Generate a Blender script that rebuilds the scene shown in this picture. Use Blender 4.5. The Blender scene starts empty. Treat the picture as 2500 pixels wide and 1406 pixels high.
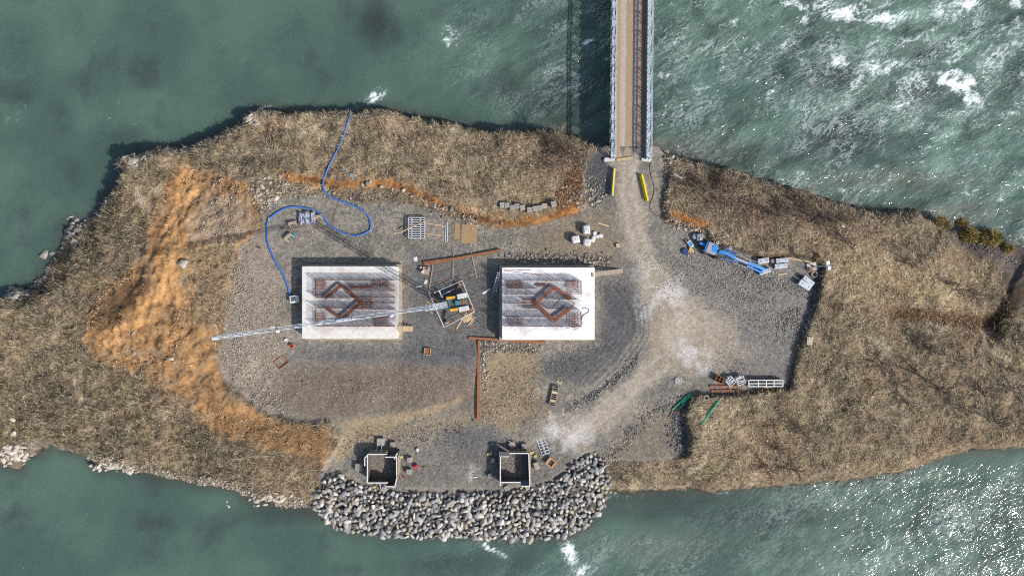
import bpy, bmesh, math, random
import numpy as np
from mathutils import Vector, Matrix, Euler

# ------------------------------------------------------------------ scene, camera, sky, sun, exposure
S = bpy.context.scene
COL = S.collection
CAMZ = 111.0                      # drone height above the work pad (z = 0)
cam = bpy.data.cameras.new('camera'); camo = bpy.data.objects.new('camera', cam); COL.objects.link(camo)
camo.location = (0, 0, CAMZ); camo.rotation_euler = (0, 0, 0)
cam.sensor_fit = 'HORIZONTAL'; cam.angle = 2 * math.atan(1250 / 15 / CAMZ)
cam.clip_start = 1; cam.clip_end = 6000
S.camera = camo
SUN_EL = math.radians(40)
sunv = Vector((.85 * math.cos(SUN_EL), -.527 * math.cos(SUN_EL), math.sin(SUN_EL))).normalized()
W = bpy.data.worlds.new('World'); S.world = W; W.use_nodes = True
wn = W.node_tree.nodes; wl = W.node_tree.links
sky = wn.new('ShaderNodeTexSky'); sky.sky_type = 'NISHITA'; sky.sun_disc = False
sky.sun_elevation = SUN_EL; sky.sun_rotation = math.atan2(sunv.x, sunv.y)
sky.air_density = 1.0; sky.dust_density = 2.0
wl.new(sky.outputs[0], wn['Background'].inputs[0]); wn['Background'].inputs[1].default_value = .145
sun = bpy.data.lights.new('sun', 'SUN'); sun.energy = 4.0; sun.angle = math.radians(.53); sun.color = (1, .965, .915)
suno = bpy.data.objects.new('sun', sun); COL.objects.link(suno)
suno.rotation_euler = (-sunv).to_track_quat('-Z', 'Y').to_euler(); suno.location = sunv * 200
S.view_settings.view_transform = 'Standard'; S.view_settings.look = 'None'
S.view_settings.exposure = 0.18; S.view_settings.gamma = 1.0; S.view_settings.use_curve_mapping = False
S.cycles.use_denoising = False
S.cycles.filter_width = 1.15
S.cycles.use_adaptive_sampling = False
S.cycles.max_bounces = 6

# ------------------------------------------------------------------ small maths
RND = random.Random(7)
RNG = np.random.default_rng(7)
WATER = -4.5
def P(px, py, z=0.0):
    k = (CAMZ - z) / CAMZ / 15.0
    return Vector(((px - 1250) * k, (703 - py) * k, z))
_perm = np.random.default_rng(11).permutation(256); _perm = np.concatenate([_perm, _perm, _perm])
_ang = np.random.default_rng(12).random(256) * 2 * np.pi
_gx, _gy = np.cos(_ang), np.sin(_ang)
def noise2(x, y):
    xi = np.floor(x).astype(int); yi = np.floor(y).astype(int); xf = x - xi; yf = y - yi
    xi &= 255; yi &= 255
    u = xf * xf * xf * (xf * (xf * 6 - 15) + 10); v = yf * yf * yf * (yf * (yf * 6 - 15) + 10)
    def g(ix, iy, fx, fy):
        h = _perm[_perm[ix] + iy] & 255
        return _gx[h] * fx + _gy[h] * fy
    a = g(xi, yi, xf, yf); b = g(xi + 1, yi, xf - 1, yf); c = g(xi, yi + 1, xf, yf - 1); d = g(xi + 1, yi + 1, xf - 1, yf - 1)
    return (a + u * (b - a)) * (1 - v) + (c + u * (d - c)) * v      # about -0.7..0.7
def fbm(x, y, octaves=4, seed=0.0, gain=.55):
    x = x + seed * 17.3; y = y - seed * 9.7; s = 0.0; a = 1.0; t = 0.0
    for i in range(octaves):
        s = s + a * noise2(x, y); t += a; a *= gain; x = x * 2.03 + 5.1; y = y * 2.03 - 3.7
    return s / t * 1.7
def sm(a, b, x):
    t = np.clip((x - a) / (b - a), 0, 1); return t * t * (3 - 2 * t)
def mix(a, b, t):
    if np.ndim(a) < np.ndim(t) + 1 and np.ndim(t) and len(np.shape(a)) == 1 and len(a) == 3: a = np.broadcast_to(a, t.shape + (3,))
    t = t[..., None] if np.ndim(a) == np.ndim(t) + 1 else t
    return a * (1 - t) + np.asarray(b) * t
def lin(r, g, b, k=1.12):
    c = np.array([r, g, b]) / 255.0
    return np.where(c <= .04045, c / 12.92, ((c + .055) / 1.055) ** 2.4) / k

# ---- distance fields in photograph-pixel units on a coarse lattice of the ground plane
CX0, CY0, CST = -620, -520, 8
cxs = np.arange(CX0, 3200, CST); cys = np.arange(CY0, 1900, CST)
CXG, CYG = np.meshgrid(cxs, cys)
def sdf(poly, closed=True):
    p = np.array(poly, float); q = np.roll(p, -1, 0)
    if not closed: p, q = p[:-1], q[:-1]
    d = np.full(CXG.shape, 1e18); ins = np.zeros(CXG.shape, bool)
    for (ax, ay), (bx, by) in zip(p, q):
        ex, ey = bx - ax, by - ay; wx = CXG - ax; wy = CYG - ay
        t = np.clip((wx * ex + wy * ey) / (ex * ex + ey * ey + 1e-9), 0, 1)
        d = np.minimum(d, (wx - ex * t) ** 2 + (wy - ey * t) ** 2)
        if closed and ay != by:
            c = ((ay > CYG) != (by > CYG)) & (CXG < ex * (CYG - ay) / (by - ay) + ax); ins ^= c
    d = np.sqrt(d)
    return np.where(ins, d, -d) if closed else d
def bil(field, fx, fy):
    h, w = field.shape
    fx = np.clip(fx, 0, w - 1.001); fy = np.clip(fy, 0, h - 1.001)
    i = fx.astype(int); j = fy.astype(int); u = fx - i; v = fy - j
    return (field[j, i] * (1 - u) + field[j, i + 1] * u) * (1 - v) + (field[j + 1, i] * (1 - u) + field[j + 1, i + 1] * u) * v
def at(field, px, py): return bil(field, (px - CX0) / CST, (py - CY0) / CST)
def idw(pts, px, py, power=3.0):
    num = 0.0; den = 0.0
    for x, y, v in pts:
        w = 1.0 / (((px - x) ** 2 + (py - y) ** 2) / 2500.0 + .3) ** (power / 2); num = num + w * v; den = den + w
    return num / den

# ------------------------------------------------------------------ outlines traced on the ground
SHORE = [(-330,905),(-200,800),(-60,790),(0,768),(22,735),(20,715),(45,703),(72,708),(84,698),(110,660),(130,630),(150,600),(155,570),(175,545),(205,537),(240,525),(262,480),
 (300,455),(318,430),(300,405),(330,385),(380,367),(440,358),(480,352),(520,335),(560,318),(595,300),(605,280),(630,265),(680,270),(740,275),(790,272),(855,272),(880,278),
 (905,265),(960,270),(1010,285),(1080,300),(1115,300),(1140,312),(1180,320),(1270,318),(1340,322),(1400,330),(1440,350),(1475,362),(1540,366),(1600,372),(1650,385),(1720,400),
 (1780,410),(1850,435),(1920,455),(1980,470),(2060,500),(2120,515),(2180,513),(2230,512),(2260,530),(2290,548),(2330,556),(2360,545),(2420,565),(2470,590),(2510,608),(2600,660),(2780,720),(3100,790),
 (3100,990),(2800,1030),(2600,1066),(2500,1085),(2440,1095),(2380,1098),(2340,1100),(2310,1105),(2280,1118),(2200,1150),(2100,1165),(2000,1178),(1900,1185),(1800,1195),(1740,1205),(1680,1195),
 (1600,1198),(1520,1205),(1490,1198),(1482,1215),(1462,1250),(1430,1280),(1390,1300),(1330,1310),(1250,1312),(1150,1305),(1050,1308),(950,1306),(880,1298),(830,1288),(795,1265),
 (770,1246),(740,1240),(680,1235),(620,1215),(585,1200),(560,1190),(490,1183),(430,1170),(380,1160),(330,1150),(290,1140),(270,1145),(230,1130),(215,1115),(160,1098),(145,1085),
 (110,1095),(95,1110),(70,1115),(55,1145),(20,1140),(0,1135),(-120,1165),(-260,1120)]
WORKS = [(640,490),(700,478),(760,470),(830,480),(900,492),(960,488),(1040,503),(1100,525),(1160,545),(1220,558),(1290,552),(1350,538),(1415,520),(1428,480),(1420,430),(1440,380),
 (1470,352),(1610,352),(1632,385),(1635,430),(1620,500),(1625,540),(1680,555),(1728,562),(1733,590),(1790,605),(1860,626),(1940,622),(2000,636),(2010,650),(2000,700),(1985,760),(1966,800),(1950,850),
 (1936,900),(1928,950),(1850,955),(1790,965),(1700,965),(1682,985),(1672,1010),(1682,1050),(1686,1108),(1640,1125),(1560,1130),(1480,1128),(1455,1190),(1400,1235),(1200,1250),(1050,1250),(900,1240),
 (800,1200),(775,1165),(800,1120),(830,1066),(800,1032),(720,1032),(640,1010),(590,970),(545,930),(528,880),(540,820),(556,740),(568,660),(585,600),(636,560)]
RIPRAP = [(800,1165),(840,1160),(880,1185),(930,1200),(980,1207),(1100,1203),(1220,1203),(1300,1195),(1350,1178),(1390,1150),(1420,1120),(1450,1105),(1478,1128),(1486,1165),(1482,1212),(1462,1250),(1430,1280),
 (1390,1300),(1330,1312),(1250,1315),(1150,1308),(1050,1310),(950,1308),(880,1300),(830,1290),(795,1265),(768,1245),(772,1205)]
ORANGE = [(440,395),(500,420),(560,425),(600,440),(640,480),(640,540),(600,600),(585,650),(565,700),(545,760),(536,860),(545,930),(600,990),(700,1032),(800,1040),(812,1080),(790,1150),(700,1105),(600,1085),
 (530,1060),(470,1010),(420,960),(330,905),(235,885),(205,835),(210,760),(300,680),(345,600),(375,520),(400,450)]
sShore, sWorks, sRip, sOr = sdf(SHORE), sdf(WORKS), sdf(RIPRAP), sdf(ORANGE)
TOPS = [(560,335,-.9),(450,385,-.6),(340,400,.1),(250,555,-.6),(130,690,-.9),(640,295,-1.3),(740,295,-1.0),(850,295,-1.0),(1000,310,-.7),(1130,330,-.5),(1350,355,-.5),(350,440,.5),(200,700,1.1),(60,900,-.3),(350,1000,.2),(60,1080,-1.5),(600,1120,-1.3),(480,1130,-1.8),(700,1180,-2.2),(700,350,.8),(1000,380,1.0),(1300,420,1.0),(1400,400,.7),(1700,450,.8),(1690,600,1.0),
 (1850,560,1.1),(2000,580,1.2),(2300,650,.2),(2300,560,-1.5),(2470,640,-3.9),(2400,605,-3.9),(2480,690,-3.7),(2100,800,1.3),(2050,700,1.3),(1990,900,1.2),(2400,950,.4),(2000,1050,.7),(1750,1060,.9),(1760,990,1.0),(1850,990,1.1),(1600,1170,-1.6),(1500,1160,-2.3),
 (1900,1140,.0),(400,650,1.3),(430,850,.9),(300,800,1.4),(560,600,.9),(560,950,.3),(700,1060,-.7),(900,460,.6),(1100,480,1.0),(1250,520,.8),(1380,500,.6),(640,450,.7),(1100,1250,-3.0),(900,1250,-3.0),(1350,1250,-3.0),(2800,850,-.5),(-200,950,-.8)]
BANK = [(300,420,2.0),(100,650,6.5),(170,580,7),(240,520,6),(20,800,2.6),(60,1100,3.4),(500,1160,2.8),(700,1220,3),(700,290,2.6),(1000,290,2.2),(1350,330,2.6),(1540,370,1.5),(1700,400,3.2),(1950,470,4.0),(2200,520,3.0),(2400,600,5),(2300,1100,3.2),
 (2000,1170,4.5),(1700,1190,5),(1500,1195,4),(1470,1220,7),(1250,1310,7.5),(900,1300,7.5),(790,1250,6)]
WZ = [(700,500,.05),(850,520,0),(1000,540,0),(1200,590,0),(1400,540,.1),(1450,440,-.2),(1540,380,.12),(1540,460,.1),(1550,560,.05),(1620,700,0),(1700,600,0),(1800,650,0),(1950,700,0),(1880,850,0),(1900,930,-.05),(1700,930,-.1),
 (1600,880,-.25),(600,680,.3),(650,800,.05),(580,880,-.1),(750,740,0),(850,740,0),(980,740,0),(1100,740,0),(1240,740,0),(1400,740,0),(1480,760,-.1),(900,860,-.05),(1050,880,-.1),(1150,850,0),(1300,840,0),(1420,850,-.1),
 (650,920,-.6),(700,960,-1.0),(900,940,-.9),(1100,930,-.8),(620,980,-1.0),(720,1020,-1.5),(800,1020,-1.6),(950,1010,-1.9),(1120,1000,-1.7),(1220,990,-1.2),(1300,920,-.7),(1350,970,-1.0),(1250,1040,-1.9),(1100,1065,-2.3),(930,1140,-2.4),
 (1010,1140,-2.4),(1100,1140,-2.4),(1257,1140,-2.4),(1180,1190,-2.45),(930,1200,-2.5),(1350,1130,-2.3),(1400,1080,-2.0),(1480,1000,-1.2),(1550,940,-.6),(1600,1060,-1.2),(1560,1120,-1.6),(1640,1010,-.5),(1660,1090,-1.0),(850,1090,-2.2),(820,1140,-2.5)]

# ------------------------------------------------------------------ terrain height field
GX0, GX1, GY0, GY1, GS = -118.0, 118.0, -62.0, 62.0, .29
gx = np.arange(GX0, GX1, GS); gy = np.arange(GY0, GY1, GS)
X, Y = np.meshgrid(gx, gy)
def px_of(x, y, z):
    k = 15.0 * CAMZ / (CAMZ - z); return 1250 + x * k, 703 - y * k
wx, wy = px_of(X, Y, WATER)          # pixel coordinates as seen at water level
qx, qy = px_of(X, Y, 0.0)            # pixel coordinates as seen at pad level
coast_n = fbm(X / 4.0, Y / 4.0, 4, 1) * 9 + fbm(X / 1.3, Y / 1.3, 3, 2) * 7
dsh = (at(sShore, wx, wy) + coast_n * np.where(at(sRip, wx, wy) > -30, .25, 1)) / 15.0 * 1.04
ctop = idw(TOPS, CXG, CYG); cbank = idw(BANK, CXG, CYG); cwz = idw(WZ, CXG, CYG, 4.0)
top = at(ctop, qx, qy) + fbm(X / 9, Y / 9, 3, 3) * .45
bw = at(cbank, wx, wy)
t = np.clip(dsh / bw, 0, 1)
prof = np.where(bw > 6, t, 1 - (1 - t) ** 2.2)
Z = np.where(dsh > 0, WATER + (top - WATER) * prof, WATER - np.minimum(-dsh * .9, 3.0) - .02)
inland = sm(.2, 2.0, dsh)
tuss = fbm(X / 1.6, Y / 1.6, 3, 4); tuss2 = fbm(X / .7, Y / .7, 2, 5)
rug = 1 + 1.1 * sm(900, 500, qx) + .3 * sm(600, 420, qy)
Z = Z + inland * (tuss * .26 + tuss2 * .10) * rug
sW = at(sWorks, qx, qy) + fbm(X / 2.0, Y / 2.0, 3, 6) * 6 + fbm(X / .8, Y / .8, 2, 7) * 2.0
wmask = sm(-4.5, 4.5, sW) * np.where(at(sRip, qx, qy) > 0, 0, 1)
slope_zone = sm(20, -20, np.abs(qy - 960) - 70) * sm(1180, 1100, qx)
wz = at(cwz, qx, qy) + fbm(X / 3, Y / 3, 3, 8) * (.05 + .16 * slope_zone) + fbm(X / .8, Y / .8, 2, 9) * (.02 + .05 * slope_zone)
# a low cut face where the pad was dug into the bank
Z = Z * (1 - wmask) + wz * wmask * 1.0
# ditch and pool on the far right, trodden path
dit = at(sdf([(2520,640),(2490,690),(2474,735),(2452,785),(2440,830)], False), qx, qy)
Z = Z - 2.0 * sm(30, 6, dit + fbm(X / 2, Y / 2, 2, 10) * 5) * sm(900, 780, qy)
pth = at(sdf([(2180,765),(2260,770),(2340,780),(2430,790)], False), qx, qy)
Z = Z - .45 * sm(26, 8, pth + fbm(X / 1.5, Y / 1.5, 2, 12) * 6)
spoil = at(sdf([(470,540),(440,640),(400,700),(340,790),(420,850)], False), qx, qy)   # spoil ridge of orange earth
Z = Z + .9 * sm(70, 0, spoil) * inland + .35 * sm(120, 40, spoil) * fbm(X / 1.4, Y / 1.4, 3, 14) * inland
Z = np.where(dsh > 1.2, np.maximum(Z, WATER + .3), Z)
pit = at(sdf([(1070,438),(1099,443),(1097,450),(1068,446)]), qx, qy); Z = Z - .8 * sm(-1.5, 1.5, pit)
def zg(x, y): return float(bil(Z, np.array([(x - GX0) / GS]), np.array([(y - GY0) / GS]))[0])
def zga(x, y): return bil(Z, (x - GX0) / GS, (y - GY0) / GS)
def G(px, py, dz=0.0):
    z = 0.0
    for _ in range(3):
        p = P(px, py, z); z = zg(p.x, p.y)
    p = P(px, py, z); p.z = z + dz; return p

# ------------------------------------------------------------------ ground colours (dry earth, gravel, grass, rock, with shade painted in places)
PX, PY = px_of(X, Y, Z)
def cn(sc, seed, o=4): return fbm(X / sc, Y / sc, o, seed)
n10, n4, n1, nh = cn(10, 21), cn(4, 22), cn(1.2, 23), cn(.6, 24, 2)
C = mix(lin(146,128,98), lin(116,96,70), sm(-.35, .5, n10 + n1 * .5))
C = mix(C, lin(172,154,122), sm(.15, .7, cn(5, 25) + n1 * .4) * .8)
C = mix(C, lin(96,88,48), sm(.25, .6, cn(7, 26) + nh * .3) * np.where(PX < 520, .9, .55))
C = mix(C, lin(82,66,50), sm(.2, .6, cn(2.2, 27) + nh * .4) * .7)
C = C * np.clip(1 + .9 * n10 + .8 * n4 + .5 * n1, .4, 1.7)[..., None]
C = mix(C, C.mean(-1, keepdims=True) * np.array([1.03, 1.0, .95]), np.full(C.shape[:2], .2)) * 1.15
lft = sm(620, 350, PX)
C = C * (1 - .26 * sm(860, 560, PX) * sm(860, 980, PY) - .22 * sm(420, 260, PX) * sm(800, 640, PY))[..., None]  # lower left darker; northwest slope has its shade worked into the colour
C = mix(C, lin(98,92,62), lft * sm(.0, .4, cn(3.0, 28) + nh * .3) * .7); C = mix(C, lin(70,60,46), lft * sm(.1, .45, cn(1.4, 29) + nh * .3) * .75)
thick = sdf([(1640,395),(1760,415),(1900,455),(2060,505),(2200,560),(2080,590),(1950,560),(1850,590),(1740,560),(1650,470)])
C = mix(C, lin(116,98,82), sm(-30, 40, at(thick, PX, PY) + n1 * 30) * .85)
bush = sdf([(1330,330),(1440,345),(1480,365),(1430,400),(1410,470),(1370,450),(1310,400)])
C = mix(C, lin(118,98,82), sm(-20, 30, at(bush, PX, PY) + n1 * 22) * .9)
C = mix(C, lin(104,64,34), sm(-14, 14, at(sdf([(1380,430),(1425,400),(1432,480),(1420,520),(1370,530),(1350,490)]), PX, PY) + n1 * 16) * .85)
pale = sdf([(1690,990),(1760,975),(1830,1000),(1760,1100),(1700,1110)])
C = mix(C, lin(178,160,130), sm(-20, 40, at(pale, PX, PY) + n1 * 30) * .8)
pale2 = sdf([(2010,600),(2200,600),(2420,680),(2430,760),(2200,730),(2050,740)])
C = mix(C, lin(176,156,120), sm(-30, 60, at(pale2, PX, PY) + n4 * 50) * .65)
C = mix(C, lin(92,62,40), sm(26, 8, at(sdf([(2180,765),(2260,770),(2340,780),(2430,790),(2460,740)], False), PX, PY) + n1 * 10) * .85)
# rocky rims
rim = sm(2.6, .3, dsh + n1 * 1.3) * np.where(PX < 800, 1, .35) * (1 - sm(-12, 0, at(sRip, PX, PY)))
rim = rim * np.where((PX > 640) & (PY < 500), .45, 1)
C = mix(C, lin(120,112,102), rim * .8); C = mix(C, lin(186,176,160), rim * sm(.05, .5, cn(1.6, 31) + nh * .4) * .8)
C = mix(C, lin(78,66,48), rim * sm(.1, .5, cn(1.1, 32)) * .8)
C = mix(C, lin(52,44,36), sm(.9, .1, dsh + nh * .3) * .85)                  # wet foot of the bank
so = at(sOr, PX, PY) + n1 * 26 + n4 * 14
om = sm(-10, 14, so)
oc = mix(lin(150,112,72), lin(182,136,86), sm(-.2, .5, n4 + nh * .3))
oc = mix(oc, lin(146,126,102), sm(-.1, .45, cn(3.2, 33) + nh * .4) * .75)
oc = mix(oc, lin(92,66,42), sm(.15, .5, cn(1.8, 34) + nh * .4) * .8)
oc = mix(oc, lin(200,150,94), sm(48, 4, at(sdf([(470,430),(445,520),(420,600),(400,680),(330,770),(270,830)], False), PX, PY) + n1 * 30) * .85)
oc = mix(oc, lin(104,78,52), sm(-10, 20, at(sdf([(225,735),(300,680),(385,665),(375,700),(300,790),(225,815)]), PX, PY) + n1 * 18) * .9)
oc = mix(oc, lin(154,132,108), sm(-18, 22, at(sdf([(500,470),(610,480),(620,560),(560,620),(470,600),(450,540)]), PX, PY) + n1 * 30) * .9)
oc = mix(oc, lin(124,94,60), sm(-15, 20, at(sdf([(520,1000),(640,1015),(800,1045),(810,1085),(780,1140),(640,1075),(520,1060)]), PX, PY) + n1 * 30) * .75)
oc = mix(oc, oc.mean(-1, keepdims=True) * np.array([1.1, .98, .85]), np.full(om.shape, .08)) * 1.0
C = mix(C, oc, om * .95)
scr = sm(-18, 18, at(sdf([(455,610),(560,570),(585,640),(560,720),(545,800),(470,770),(450,680)]), PX, PY) + n1 * 24)
C = mix(C, lin(136,118,92), scr * .85)
strip = at(sdf([(690,430),(760,440),(830,452),(900,448),(960,450),(1010,468),(1070,496),(1130,521),(1190,540),(1250,546),(1310,540),(1370,525),(1420,500)], False), PX, PY)
st = sm(15, 5, strip + n1 * 9 + n4 * 4)
C = mix(C, mix(lin(176,124,72), lin(104,64,34), sm(-.25, .25, n4 + nh * .5)), st * .92)
C = mix(C, lin(176,134,92), sm(34, 14, strip + n1 * 18) * (1 - st) * sm(-.1, .4, n4) * .7)
C = mix(C, lin(172,110,52), sm(26, 8, at(sdf([(1640,530),(1690,545),(1715,556)], False), PX, PY) + n1 * 14) * .8)
# works
wm = sm(-3, 5, at(sWorks, PX, PY) + n1 * 5 + nh * 3) * (1 - sm(-6, 6, at(sRip, PX, PY)))
wc = mix(lin(120,115,107), lin(146,138,125), sm(-.35, .35, n4 + nh * .5))
def blotch(base, col, poly, soft, amp, strength):
    return mix(base, col, sm(-soft, soft, at(sdf(poly), PX, PY) + (n4 * .6 + n1 * .5 + nh * .3) * amp) * strength)
wc = blotch(wc, lin(152,138,122), [(560,600),(660,560),(690,700),(700,850),(680,980),(600,970),(530,880)], 30, 40, .85)
wc = blotch(wc, lin(116,103,90), [(690,900),(1000,880),(1160,890),(1150,990),(950,1010),(760,1020),(640,980)], 25, 40, .9)
wc = blotch(wc, lin(168,148,116), [(830,1030),(960,1010),(1080,990),(1130,965),(1135,975),(1060,1010),(960,1040),(880,1090),(830,1130),(815,1110),(845,1050)], 8, 10, .8)
wc = blotch(wc, lin(142,124,98), [(1180,840),(1310,850),(1330,900),(1300,960),(1340,1000),(1250,1050),(1130,1020),(1180,940)], 20, 40, .85)
wc = blotch(wc, lin(140,124,100), [(830,1030),(1000,1030),(1140,1010),(1150,1060),(1000,1070),(880,1080)], 20, 30, .7)
wc = blotch(wc, lin(132,118,98), [(1300,560),(1500,500),(1510,640),(1400,640),(1280,620)], 25, 40, .7)
wc = blotch(wc, lin(80,82,86), [(1470,690),(1540,690),(1560,800),(1500,880),(1440,930),(1340,930),(1320,880),(1460,850)], 18, 30, .75)
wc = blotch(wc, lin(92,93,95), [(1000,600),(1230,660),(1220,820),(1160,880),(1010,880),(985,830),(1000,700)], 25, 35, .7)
wc = blotch(wc, lin(76,78,82), [(1425,375),(1480,370),(1490,480),(1440,470)], 8, 10, .85)
wc = blotch(wc, lin(88,90,94), [(740,845),(1160,850),(1150,890),(900,885),(700,880)], 18, 25, .65)
wc = blotch(wc, lin(84,88,94), [(1090,1040),(1200,1045),(1240,1080),(1190,1150),(1060,1080)], 18, 30, .6)
wc = blotch(wc, lin(126,112,96), [(1560,1030),(1660,1010),(1680,1110),(1560,1125),(1480,1120)], 20, 30, .6)
wc = blotch(wc, lin(112,108,104), [(870,1090),(1400,1090),(1380,1190),(880,1190)], 25, 20, .6)
wc = blotch(wc, lin(124,121,118), [(1640,580),(1990,660),(1930,940),(1720,940),(1650,720)], 30, 30, .6)
road = sdf([(1510,385),(1562,385),(1566,470),(1575,560),(1610,640),(1680,720),(1780,790),(1810,850),(1740,900),(1640,900),(1560,970),(1470,1060),(1400,1095),(1365,1060),(1440,1000),(1530,930),(1590,860),(1585,760),(1560,680),(1525,580),(1510,480)])
wc = mix(wc, mix(lin(172,160,143), lin(154,142,125), sm(-.3, .4, n4)), sm(-18 - 40 * sm(1640, 1760, PX), 18 + 25 * sm(1640, 1760, PX), at(road, PX, PY) + n4 * (22 + 60 * sm(1640, 1760, PX)) + n1 * 8) * .97)
for bx, by, br in ((1612,715,52),(1585,760,26),(1405,1072,46),(1150,1160,20),(1690,870,40),(1350,1050,30)):
    wc = mix(wc, lin(206,201,196), sm(br * 1.25, 0, np.hypot(PX - bx, PY - by) + n4 * br * 1.4 + n1 * br * .9 + nh * br * .4) * .6)
for tr in ([(1522,400),(1524,480),(1536,570),(1570,650),(1600,705)],[(1548,400),(1550,480),(1563,560),(1600,640),(1650,700)],[(1640,890),(1560,950),(1480,1020),(1400,1085)],[(1610,870),(1530,935),(1450,1005),(1380,1065)]):
    wc = mix(wc, lin(180,172,160), sm(7, 2, at(sdf(tr, False), PX, PY) + nh * 3) * .45)
tyre = sdf([(1500,700),(1545,760),(1548,810),(1500,880),(1440,940)], False)
wc = mix(wc, lin(66,68,74), sm(.1, .6, np.sin(at(tyre, PX, PY) * .55 + n1 * 1.5)) * sm(60, 30, at(tyre, PX, PY)) * .5)
C = mix(C, wc, wm)
edge = sm(7, 2, np.abs(at(sWorks, PX, PY) + n1 * 5)) * np.where(PX > 1640, 1, .4) * np.where(PY > 1120, 0, 1)
C = mix(C, lin(70,48,32), edge * .8)                                      # darker brown along the dug edge
C = mix(C, lin(90,88,84), sm(-6, 6, at(sRip, PX, PY)) * .9)
mud = at(sdf([(2300,560),(2350,548),(2430,572),(2520,615),(2520,760),(2470,760),(2440,690),(2430,640),(2380,635),(2330,590)]), PX, PY)
mudm = sm(-6, 8, mud + n1 * 7)
C = mix(C, mix(lin(104,92,82), lin(76,68,60), sm(-.2, .4, n4)), mudm)
C = mix(C, lin(58,46,28), sm(26, 10, at(sdf([(2480,720),(2458,775),(2440,815)], False), PX, PY)) * .7)  # ditch shadow painted into the soil colour
C = mix(C, lin(60,40,24), sm(-2, 2, at(sdf([(1070,438),(1099,443),(1097,450),(1068,446)]), PX, PY)))
C = np.clip(C * (1 + nh * .18)[..., None], 0.004, .9)
stony = np.clip(wm * (1 - .55 * sm(-16, 20, at(road, PX, PY))) + om * .45 + rim * .5, 0, 1)
grassy = np.clip((1 - wm) * (1 - om * .92) * (1 - st) * (1 - rim * .75) * (1 - mudm) * sm(.5, 1.6, dsh) * (1 - sm(-8, 0, at(sRip, PX, PY))) + scr * om * .8, 0, 1)

# ------------------------------------------------------------------ materials
def new_mat(name):
    m = bpy.data.materials.new(name); m.use_nodes = True
    n = m.node_tree.nodes; l = m.node_tree.links
    return m, n, l, n['Principled BSDF']
def rgb(c): return (float(c[0]), float(c[1]), float(c[2]), 1)
_mats = {}
def mat(name, c1, c2=None, scale=3.0, rough=.8, metal=0.0, bump=.15, bscale=12.0, spread=.25, rnd=0.0):
    if name in _mats: return _mats[name]
    m, n, l, b = new_mat(name); c2 = c2 if c2 is not None else tuple(x * .6 for x in c1)
    tc = n.new('ShaderNodeTexCoord'); nz = n.new('ShaderNodeTexNoise'); nz.inputs['Scale'].default_value = scale
    nz.inputs['Detail'].default_value = 6; nz.inputs['Roughness'].default_value = .65
    l.new(tc.outputs['Object'], nz.inputs['Vector'])
    mr = n.new('ShaderNodeMapRange'); mr.inputs[1].default_value = .5 - spread; mr.inputs[2].default_value = .5 + spread
    l.new(nz.outputs[0], mr.inputs[0]); mx = n.new('ShaderNodeMix'); mx.data_type = 'RGBA'
    mx.inputs[6].default_value = rgb(c1); mx.inputs[7].default_value = rgb(c2); l.new(mr.outputs[0], mx.inputs[0])
    src = mx.outputs[2]
    if rnd:
        oi = n.new('ShaderNodeObjectInfo'); hv = n.new('ShaderNodeHueSaturation'); mm = n.new('ShaderNodeMapRange')
        mm.inputs[3].default_value = 1 - rnd; mm.inputs[4].default_value = 1 + rnd
        l.new(oi.outputs['Random'], mm.inputs[0]); l.new(mm.outputs[0], hv.inputs['Value']); l.new(src, hv.inputs['Color']); src = hv.outputs[0]
    l.new(src, b.inputs['Base Color']); b.inputs['Roughness'].default_value = rough; b.inputs['Metallic'].default_value = metal
    if bump:
        n2 = n.new('ShaderNodeTexNoise'); n2.inputs['Scale'].default_value = bscale; n2.inputs['Detail'].default_value = 4
        l.new(tc.outputs['Object'], n2.inputs['Vector']); bp = n.new('ShaderNodeBump'); bp.inputs['Strength'].default_value = bump
        bp.inputs['Distance'].default_value = .08; l.new(n2.outputs[0], bp.inputs['Height']); l.new(bp.outputs[0], b.inputs['Normal'])
    _mats[name] = m; return m
def attr_mat(name, rough=.9, noise_scale=6.0, amount=.35, bump=.3, spec=.3):
    m, n, l, b = new_mat(name); a = n.new('ShaderNodeAttribute'); a.attribute_name = 'tint'
    g = n.new('ShaderNodeNewGeometry'); nz = n.new('ShaderNodeTexNoise'); nz.inputs['Scale'].default_value = noise_scale; nz.inputs['Detail'].default_value = 5
    l.new(g.outputs['Position'], nz.inputs['Vector']); mr = n.new('ShaderNodeMapRange'); mr.inputs[1].default_value = .3; mr.inputs[2].default_value = .7
    mr.inputs[3].default_value = 1 - amount; mr.inputs[4].default_value = 1 + amount; l.new(nz.outputs[0], mr.inputs[0])
    vm = n.new('ShaderNodeVectorMath'); vm.operation = 'SCALE'; l.new(a.outputs['Color'], vm.inputs[0]); l.new(mr.outputs[0], vm.inputs['Scale'])
    l.new(vm.outputs[0], b.inputs['Base Color']); b.inputs['Roughness'].default_value = rough; b.inputs['Specular IOR Level'].default_value = spec
    if bump:
        bp = n.new('ShaderNodeBump'); bp.inputs['Strength'].default_value = bump; bp.inputs['Distance'].default_value = .1
        l.new(nz.outputs[0], bp.inputs['Height']); l.new(bp.outputs[0], b.inputs['Normal'])
    _mats[name] = m; return m

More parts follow.
